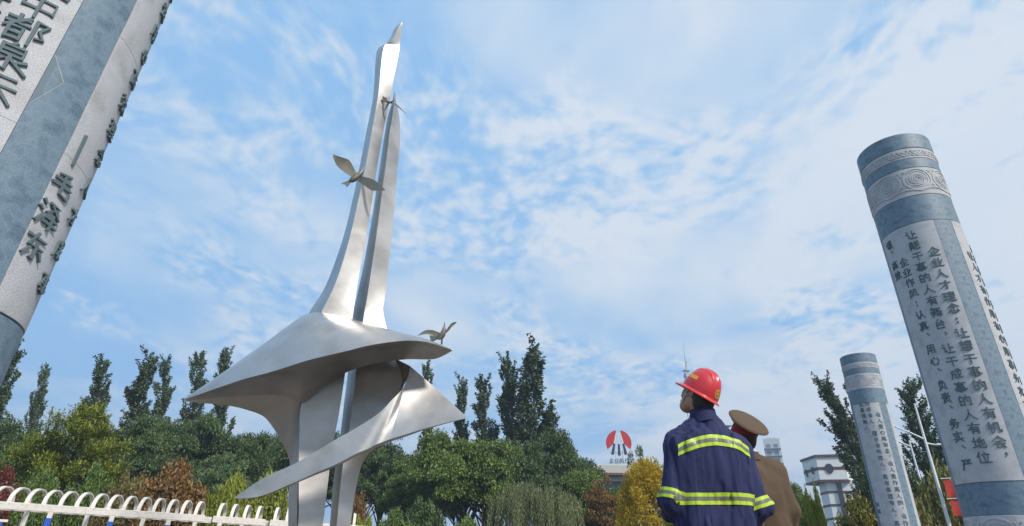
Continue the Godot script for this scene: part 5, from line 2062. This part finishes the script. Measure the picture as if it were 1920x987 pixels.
func _ready() -> void:
	# --- camera, sky, sun, exposure
	var cam := Camera3D.new()
	cam.name = "camera"
	var th := deg_to_rad(27.0)
	var ro := 0.035
	var up0 := V(0, cos(th), sin(th))
	var fwd := V(0, sin(th), -cos(th))
	var right := V(1, 0, 0) * cos(ro) + up0 * sin(ro)
	cam.transform = Transform3D(Basis(right, up0 * cos(ro) - V(1, 0, 0) * sin(ro), -fwd), V(0, 0.65, 0))
	cam.fov = 49.31
	cam.near = 0.05
	cam.far = 3000.0
	cam.current = true
	add_child(cam)
	var env := Environment.new()
	env.background_mode = Environment.BG_SKY
	env.sky = build_sky()
	env.background_energy_multiplier = 1.0
	env.ambient_light_source = Environment.AMBIENT_SOURCE_SKY
	env.tonemap_mode = Environment.TONE_MAPPER_LINEAR
	env.tonemap_exposure = 1.35
	env.sdfgi_enabled = true
	env.ssao_enabled = true
	env.ssil_enabled = true
	env.fog_enabled = true
	env.fog_density = 0.0009
	env.fog_light_color = Color(0.78, 0.85, 0.93)
	var we := WorldEnvironment.new()
	we.name = "world_environment"
	we.environment = env
	add_child(we)
	var sun := DirectionalLight3D.new()
	sun.name = "sun"
	sun.light_energy = 1.0
	sun.light_color = Color(1.0, 0.965, 0.92)
	sun.light_angular_distance = 7.0
	sun.shadow_enabled = true
	var to_sun := V(0.62, 0.80, 0.72)
	sun.basis = Basis.looking_at(-to_sun.normalized(), Vector3.UP)
	add_child(sun)

	materials()

	# --- ground
	var gb := MB.new()
	gb.quad(V(-900, -0.02, 900), V(900, -0.02, 900), V(900, -0.02, -900), V(-900, -0.02, -900))
	struct("ground", gb.mesh(M.lawn))
	gb = MB.new()
	gb.box(V(2, -0.06, -6), V(44, 0.12, 36))
	struct("plaza_paving", gb.mesh(M.paving))

	buildings()

	# --- inscribed columns
	var near_text := "企业人才理念：让想干事的人有机会，"
	var right_col := stone_column(V(6.09, 0, -7.36), deg_to_rad(-39.6), "near right inscribed column with carved bands round its top", 0.009, [
		[0, 10.5, 4.675, 0.171, 0.14, near_text],
		[0, -11.5, 4.995, 0.1694, 0.14, "让能干事的人有舞台，让干成事的人有地位"],
		[0, -34.0, 4.64, 0.162, 0.132, "企业作风：认真、用心、负责、务实、严"],
		[0, -52.0, 5.0, 0.165, 0.13, "谨、高效"],
		[1, 68.0, 4.62, 0.172, 0.125, "让人才有作用有心用事务实高效"],
		[1, 90.0, 4.8, 0.172, 0.125, "企业理念人有成事地位的心"]])
	var far_turn := deg_to_rad(-32.45 + 8.0)
	stone_column(V(11.16, 0, -17.55), far_turn, "farther right inscribed column, shorter in view, beside the street lamps", 0.009, [
		[0, 10.5, 4.80, 0.173, 0.135, "会人责心真有念，会人责作真人的，会作心人"],
		[0, -13.0, 5.14, 0.173, 0.135, "作成会人，理台会机效人，真有事理有人，真"],
		[0, -33.0, 5.14, 0.173, 0.135, "企事理舞人，"],
		[0, -60.0, 2.35, 0.18, 0.12, "风事"]])
	var left_col := stone_column(V(-2.90, 0, -2.53), deg_to_rad(48.9 - 15.7), "near left inscribed column with a cracked blue band, cut by the picture's edge", 0.012, [
		[0, 7.5, 4.02, 0.186, 0.185, "事人有地中都泉天心才有"],
		[0, -14.0, 4.55, 0.19, 0.175, "企业人有会心用责真"],
		[1, 59.7, 2.66, 0.22, 0.15, "—"],
		[1, 59.7, 2.41, 0.185, 0.155, "毛泽东"],
		[1, 83.0, 4.6, 0.205, 0.12, "认真负责用心高效理念人才成事"]])
	# a patched triangle with pale joints in the left column's blue band
	var ib := MB.new()
	var rr := COL_R - 0.002
	var on := func(x: float, y: float, h: float) -> Vector3:
		var t := deg_to_rad(x)
		return V(sin(t) * (rr + h), y, cos(t) * (rr + h))
	ib.tri(on.call(24.2, 2.95, 0.0), on.call(24.2, 2.61, 0.0), on.call(34.2, 2.83, 0.0))
	var inlay := part("stone_patch", ib.mesh(M.inlay_stone), left_col)
	ib = MB.new()
	for q in [[24.2, 2.95, 34.2, 2.83], [34.2, 2.83, 24.2, 2.61]]:
		var sd := V(0, 0.004, 0)
		var p: Vector3 = on.call(q[0], q[1], 0.001)
		var e: Vector3 = on.call(q[2], q[3], 0.001)
		ib.quad(p - sd, e - sd, e + sd, p + sd)
	part("patch_joint", ib.mesh(M.stone_joint), inlay)

	sculpture(V(-2.9, 0, -11.2))

	# --- people
	firefighter(V(1.28, 0, -3.78), 0.1)
	officer(V(1.80, 0, -4.42), 0.1)

	# --- railings, lamps and banners
	var along := V(0.849, 0, -0.529)
	var across := V(-0.26, 0, -0.966)
	hoop_railing(V(-15, 0, -18.73), along, across, -0.011, -2.2, 5.6, -1.95, 18, "long white hooped railing at the left picture edge")
	hoop_railing(V(-15, 0, -18.73), along, across, -0.011, 5.85, 7.6, 6.0, 5, "short white hooped railing just left of the sculpture")
	hoop_railing(V(-15, 0, -18.73), along, across, -0.011, 7.75, 11.4, 7.9, 8, "white hooped railing that runs behind the sculpture's foot")

	var nb := thing("notice_board", V(-14.4, 0.02, -17.45), 0.66)
	tag(nb, "blue notice board in a white frame at the lower left corner", "sign")
	var bm := MB.new()
	bm.box(V(0, 0.7, 0), V(1.1, 0.62, 0.05), Basis.IDENTITY, 0.01)
	part("panel", bm.mesh(M.blue_paint), nb)
	bm = MB.new()
	for q in [-1.0, 1.0]:
		bm.box(V(0, 0.7 + q * 0.34, 0), V(1.3, 0.07, 0.08), Basis.IDENTITY, 0.01)
		bm.box(V(q * 0.585, 0.35, 0), V(0.07, 0.66, 0.078), Basis.IDENTITY, 0.01)
	part("frame", bm.mesh(M.white_paint), nb)

	street_lamp(V(23.3, 0, -32.5), 9.1, [[V(-1, 0, -0.3), 7.1, 1.35, 0.75], [V(1, 0, 0.3), 6.9, 0.5, -0.1]], "tall white street lamp with a long arm, nearer of two")
	street_lamp(V(26.2, 0, -38.0), 8.1, [[V(-1, 0, -0.3), 7.7, 0.6, 0.3]], "shorter white street lamp by the farther column's right edge")
	banner(V(23.32, 5.0, -32.2), Vector2(0.75, 0.85), "upper red banner on the street lamp pole")
	banner(V(23.35, 4.0, -32.2), Vector2(0.8, 0.75), "lower red banner on the street lamp pole")

	# --- trees and shrubs
	for p in [
		["poplar_tree", "spire0", "leaf_poplar", -32.57, -38.45, 0.668, 0.701, 0.00, 0.17, "tall poplar half hidden behind the left inscribed column", "tree", "poplars in the far row"],
		["poplar_tree", "spire1", "leaf_poplar", -34.48, -44.94, 0.456, 0.627, 2.40, 0.17, "slender poplar standing alone just right of the left inscribed column", "tree", "poplars in the far row"],
		["poplar_tree", "spire2", "leaf_poplar", -31.61, -46.94, 0.748, 0.705, 4.80, 0.17, "poplar with its top rising behind the bright yellow-green tree", "tree", "poplars in the far row"],
		["poplar_tree", "spire3", "leaf_poplar", -28.20, -46.82, 0.853, 0.723, 0.92, 0.17, "loose-topped poplar, leftmost of the four left of the steel wing's tip", "tree", "poplars in the far row"],
		["poplar_tree", "spire1", "leaf_poplar", -26.50, -47.91, 0.621, 0.718, 3.32, 0.17, "thin poplar, second from the left of the four beside the steel wing's tip", "tree", "poplars in the far row"],
		["poplar_tree", "spire0", "leaf_poplar", -25.56, -50.63, 0.732, 0.783, 5.72, 0.17, "poplar right above the steel wing's pointed left tip", "tree", "poplars in the far row"],
		["poplar_tree", "spire2", "leaf_poplar", -23.43, -51.69, 0.695, 0.826, 1.84, 0.17, "poplar whose tip peeps over the upper steel wing", "tree", "poplars in the far row"],
		["poplar_tree", "spire1", "leaf_poplar", -6.72, -61.37, 0.681, 0.923, 4.24, 0.11, "slim poplar seen between the right ends of the two steel wings", "tree", "poplars in the far row"],
		["poplar_tree", "spire3", "leaf_poplar", -3.62, -61.75, 0.775, 0.858, 0.36, 0.11, "narrow poplar just beyond the lower steel wing's right tip", "tree", "poplars in the far row"],
		["poplar_tree", "spire0", "leaf_poplar", -0.49, -57.95, 0.973, 0.812, 2.76, 0.11, "shorter bushy poplar, left neighbour of the two tallest poplars", "tree", "poplars in the far row"],
		["poplar_tree", "spire2", "leaf_poplar", 1.93, -57.00, 0.918, 0.926, 5.16, 0.11, "tall slim poplar left of the tallest poplar", "tree", "poplars in the far row"],
		["poplar_tree", "spire3", "leaf_poplar", 3.98, -53.97, 1.399, 0.940, 1.28, 0.11, "tallest poplar, with a ragged crooked top, over the weeping willow", "tree", "poplars in the far row"],
		["poplar_tree", "spire1", "leaf_poplar", 5.57, -53.84, 0.904, 0.624, 3.68, 0.11, "short poplar on the right flank of the tallest poplar", "tree", "poplars in the far row"],
		["poplar_tree", "fan0", "leaf_poplar", 28.54, -45.20, 0.787, 0.692, 6.08, 0.20, "broad poplar of many upright twigs behind the striped tower", "tree", "poplars in the far row"],
		["poplar_tree", "fan1", "leaf_poplar", 29.10, -46.67, 0.758, 0.692, 2.20, 0.00, "broad poplar mostly hidden behind the farther inscribed column", "tree", "poplars in the far row"],
		["poplar_tree", "fan1", "leaf_poplar", 31.29, -44.01, 0.729, 0.673, 4.60, 0.00, "broad poplar behind the street lamps", "tree", "poplars in the far row"],
		["poplar_tree", "fan0", "leaf_poplar", 30.47, -39.64, 0.636, 0.547, 0.72, 0.00, "broad poplar at the near column's left edge behind the lamp pole", "tree", "poplars in the far row"],
		["leafy_tree", "round0", "leaf_dark", -30.51, -37.05, 0.531, 0.916, 3.12, 0.00, "dark round tree below the poplar at the left column's foot", "tree", "trees behind the plaza"],
		["feathery_tree", "feathery0", "leaf_bright", -20.89, -29.32, 0.516, 0.826, 5.52, 0.00, "bright yellow-green tree with feathery arching leaves", "tree", "trees behind the plaza"],
		["leafy_tree", "round1", "leaf_dark", -23.54, -39.52, 0.584, 1.038, 1.64, 0.00, "dark round tree right behind the bright feathery tree", "tree", "trees behind the plaza"],
		["leafy_tree", "round2", "leaf_dark", -21.81, -42.76, 0.604, 1.145, 4.04, 0.00, "dark dense tree below the steel wing's left tip", "tree", "trees behind the plaza"],
		["leafy_tree", "round0", "leaf_dark", -19.16, -44.01, 0.635, 1.050, 0.16, 0.00, "dark tree seen between the upper wing's left flare and the blades", "tree", "trees behind the plaza"],
		["leafy_tree", "open0", "leaf_soft", -16.56, -36.41, 0.504, 0.750, 2.56, 0.00, "soft pale green tree between the dark tree and the low yellow-green shrubs", "tree", "trees behind the plaza"],
		["leafy_tree", "round1", "leaf_mid", -23.33, -29.99, 0.464, 0.636, 4.96, 0.00, "mid green tree above the left stretch of white hoops", "tree", "trees behind the plaza"],
		["leafy_tree", "round2", "leaf_dark", -15.16, -47.65, 0.893, 1.163, 1.08, 0.00, "dark tree right behind the steel blades", "tree", "trees behind the plaza"],
		["leafy_tree", "open1", "leaf_dark", -9.00, -46.13, 0.692, 1.127, 3.48, 0.00, "open dark tree with sky gaps right of the steel blades", "tree", "trees behind the plaza"],
		["leafy_tree", "open0", "leaf_mid", -6.76, -43.48, 0.601, 0.915, 5.88, 0.00, "thin tree with sky showing through below the lower wing", "tree", "trees behind the plaza"],
		["leafy_tree", "round0", "leaf_green", -4.06, -39.79, 0.675, 1.019, 2.00, 0.00, "bright green spreading tree below the lower wing's right tip", "tree", "trees behind the plaza"],
		["leafy_tree", "round2", "leaf_green", -1.26, -40.98, 0.753, 0.972, 4.40, 0.00, "bright green spreading tree below the three slim poplars", "tree", "trees behind the plaza"],
		["leafy_tree", "round1", "leaf_dark", 1.51, -45.98, 0.725, 1.093, 0.52, 0.00, "dark tree directly behind the weeping willow", "tree", "trees behind the plaza"],
		["leafy_tree", "round0", "leaf_dark", 4.40, -47.80, 0.627, 1.246, 2.92, 0.00, "dark tree between the willow and the roof with the red emblem", "tree", "trees behind the plaza"],
		["weeping_willow", "willow0", "leaf_willow", 1.71, -32.96, 0.650, 0.634, 5.32, 0.00, "weeping willow with long hanging grey-green strands", "tree", "trees behind the plaza"],
		["leafy_tree", "round2", "leaf_green", 5.22, -39.66, 0.463, 0.735, 1.44, 0.00, "bright green tree just left of the flat roof", "tree", "trees behind the plaza"],
		["leafy_tree", "open1", "leaf_rust", 5.61, -35.56, 0.355, 0.614, 3.84, 0.00, "small brownish tree right of the willow", "tree", "trees behind the plaza"],
		["leafy_tree", "round1", "leaf_dark", 6.71, -39.43, 0.552, 0.593, 6.24, 0.00, "dark low tree between the brownish tree and the golden shrub", "tree", "trees behind the plaza"],
		["leafy_tree", "open1", "leaf_dark", 10.13, -44.87, 0.360, 1.029, 2.36, 0.00, "small open dark tree rising behind the golden shrub", "tree", "trees behind the plaza"],
		["leafy_tree", "open0", "leaf_mid", 13.77, -48.07, 0.381, 1.259, 4.76, 0.00, "tree top just left of the navy jacket's shoulder", "tree", "trees behind the plaza"],
		["leafy_tree", "round1", "leaf_mid", 17.27, -36.08, 0.298, 0.628, 0.88, 0.00, "green tree below the striped tower, right of the brown uniform", "tree", "trees behind the plaza"],
		["leafy_tree", "round0", "leaf_dark", 23.72, -37.06, 0.545, 0.871, 3.28, 0.00, "dark tree between the two right-hand inscribed columns", "tree", "trees behind the plaza"],
		["low_shrub", "shrub0", "leaf_red", -19.57, -24.05, 0.462, 1.054, 5.68, 0.00, "dark red shrub at the left picture edge", "shrub", "shrubs along the plaza edge"],
		["low_shrub", "shrub1", "leaf_mid", -18.51, -24.87, 0.454, 1.116, 1.80, 0.00, "green shrub between the red shrub and the feathery tree's foot", "shrub", "shrubs along the plaza edge"],
		["low_shrub", "shrub0", "leaf_mid", -18.33, -27.44, 0.616, 1.263, 4.20, 0.00, "green shrub in front of the feathery tree's trunk", "shrub", "shrubs along the plaza edge"],
		["low_shrub", "shrub1", "leaf_olive", -15.98, -26.56, 0.566, 1.175, 0.32, 0.00, "olive brown shrub left of the rust-orange shrub", "shrub", "shrubs along the plaza edge"],
		["low_shrub", "shrub0", "leaf_rust", -14.62, -27.34, 0.856, 1.345, 2.72, 0.00, "rust-orange shrub behind the right stretch of white hoops", "shrub", "shrubs along the plaza edge"],
		["low_shrub", "upright0", "leaf_bright", -12.61, -28.32, 0.593, 1.335, 5.12, 0.00, "yellow-green shrub right of the rust-orange shrub", "shrub", "shrubs along the plaza edge"],
		["low_shrub", "shrub1", "leaf_bright", -11.33, -29.93, 0.641, 1.371, 1.24, 0.00, "yellow-green shrub beside the ribbon's left tip", "shrub", "shrubs along the plaza edge"],
		["low_shrub", "shrub1", "leaf_rust", -7.37, -31.14, 0.374, 1.150, 3.64, 0.00, "brownish shrub just right of the steel blades", "shrub", "shrubs along the plaza edge"],
		["low_shrub", "upright0", "leaf_bright", -5.67, -25.37, 0.301, 0.711, 6.04, 0.00, "low bright shrub at the foot of the brownish shrub", "shrub", "shrubs along the plaza edge"],
		["low_shrub", "shrub0", "leaf_mid", -5.03, -29.58, 0.533, 0.833, 2.16, 0.00, "green shrub below the open dark tree", "shrub", "shrubs along the plaza edge"],
		["low_shrub", "upright0", "leaf_green", -1.77, -28.95, 0.470, 0.808, 4.56, 0.00, "bright green shrub left of the willow", "shrub", "shrubs along the plaza edge"],
		["low_shrub", "shrub1", "leaf_dark", -3.96, -31.75, 0.647, 1.079, 0.68, 0.00, "dark shrub under the bright green spreading tree", "shrub", "shrubs along the plaza edge"],
		["golden_shrub", "golden0", "leaf_gold", 5.03, -21.42, 0.758, 0.944, 3.08, 0.00, "golden yellow shrub of tight rounded tufts by the navy jacket", "shrub", "shrubs along the plaza edge"],
		["low_shrub", "upright0", "leaf_bright", 9.86, -19.67, 0.194, 1.111, 5.48, 0.00, "yellow-green shrub right of the brown uniform", "shrub", "shrubs along the plaza edge"],
		["low_shrub", "shrub0", "leaf_goldgreen", 12.00, -20.78, 0.529, 0.962, 1.60, 0.00, "yellow-green shrub at the farther column's left foot", "shrub", "shrubs along the plaza edge"],
		["low_shrub", "upright0", "leaf_goldgreen", 24.94, -35.03, 1.115, 2.210, 4.00, 0.00, "tall yellow-green shrub behind the lamp pole", "shrub", "shrubs along the plaza edge"],
		["low_shrub", "shrub1", "leaf_goldgreen", 18.14, -27.57, 0.441, 1.426, 0.12, 0.00, "rounder yellow-green shrub at the farther column's right edge", "shrub", "shrubs along the plaza edge"],
		["leafy_tree", "round0", "leaf_dark", -34.82, -41.28, 0.519, 0.930, 2.52, 0.00, "back-row dark tree under the poplar at the left column", "tree", "trees behind the plaza"],
		["leafy_tree", "round1", "leaf_dark", -32.90, -44.07, 0.579, 0.959, 4.92, 0.00, "back-row dark tree between the lone poplar and the feathery tree", "tree", "trees behind the plaza"],
		["leafy_tree", "round2", "leaf_dark", -30.42, -47.02, 0.649, 1.086, 1.04, 0.00, "back-row dark tree just right of the feathery tree", "tree", "trees behind the plaza"],
		["leafy_tree", "round0", "leaf_dark", -26.13, -47.26, 0.682, 1.199, 3.44, 0.00, "back-row dark tree between the two dark round trees left of the sculpture", "tree", "trees behind the plaza"],
		["leafy_tree", "round1", "leaf_dark", -20.32, -51.11, 0.778, 1.172, 5.84, 0.00, "back-row dark tree seen left of the tall blade", "tree", "trees behind the plaza"],
		["leafy_tree", "round2", "leaf_dark", -14.40, -54.12, 0.856, 1.231, 1.96, 0.00, "back-row dark tree seen right of the second blade", "tree", "trees behind the plaza"],
		["leafy_tree", "round0", "leaf_dark", -11.84, -52.69, 0.841, 1.176, 4.36, 0.00, "back-row dark tree under the lower wing's middle", "tree", "trees behind the plaza"],
		["leafy_tree", "round1", "leaf_dark", -3.35, -54.90, 0.898, 1.128, 0.48, 0.00, "back-row dark tree between the two bright spreading trees", "tree", "trees behind the plaza"],
		["leafy_tree", "round2", "leaf_dark", 0.34, -56.00, 0.919, 1.216, 2.88, 0.00, "back-row dark tree right of the bright spreading trees", "tree", "trees behind the plaza"],
		["leafy_tree", "round0", "leaf_dark", 6.35, -53.63, 0.877, 1.061, 5.28, 0.00, "back-row dark tree left of the flat roofed building", "tree", "trees behind the plaza"],
		["leafy_tree", "round1", "leaf_dark", 10.38, -54.01, 0.856, 0.789, 1.40, 0.00, "back-row dark tree in front of the flat roofed building", "tree", "trees behind the plaza"],
		["leafy_tree", "round2", "leaf_dark", -7.78, -55.46, 0.898, 1.037, 3.80, 0.00, "back-row dark tree below the slim poplar at the wings' right ends", "tree", "trees behind the plaza"],
	]:

		plant(p[0], p[1], p[2], V(p[3], -0.02, p[4]), Vector2(p[5], p[6]), p[7], p[8], p[9], p[10], p[11])
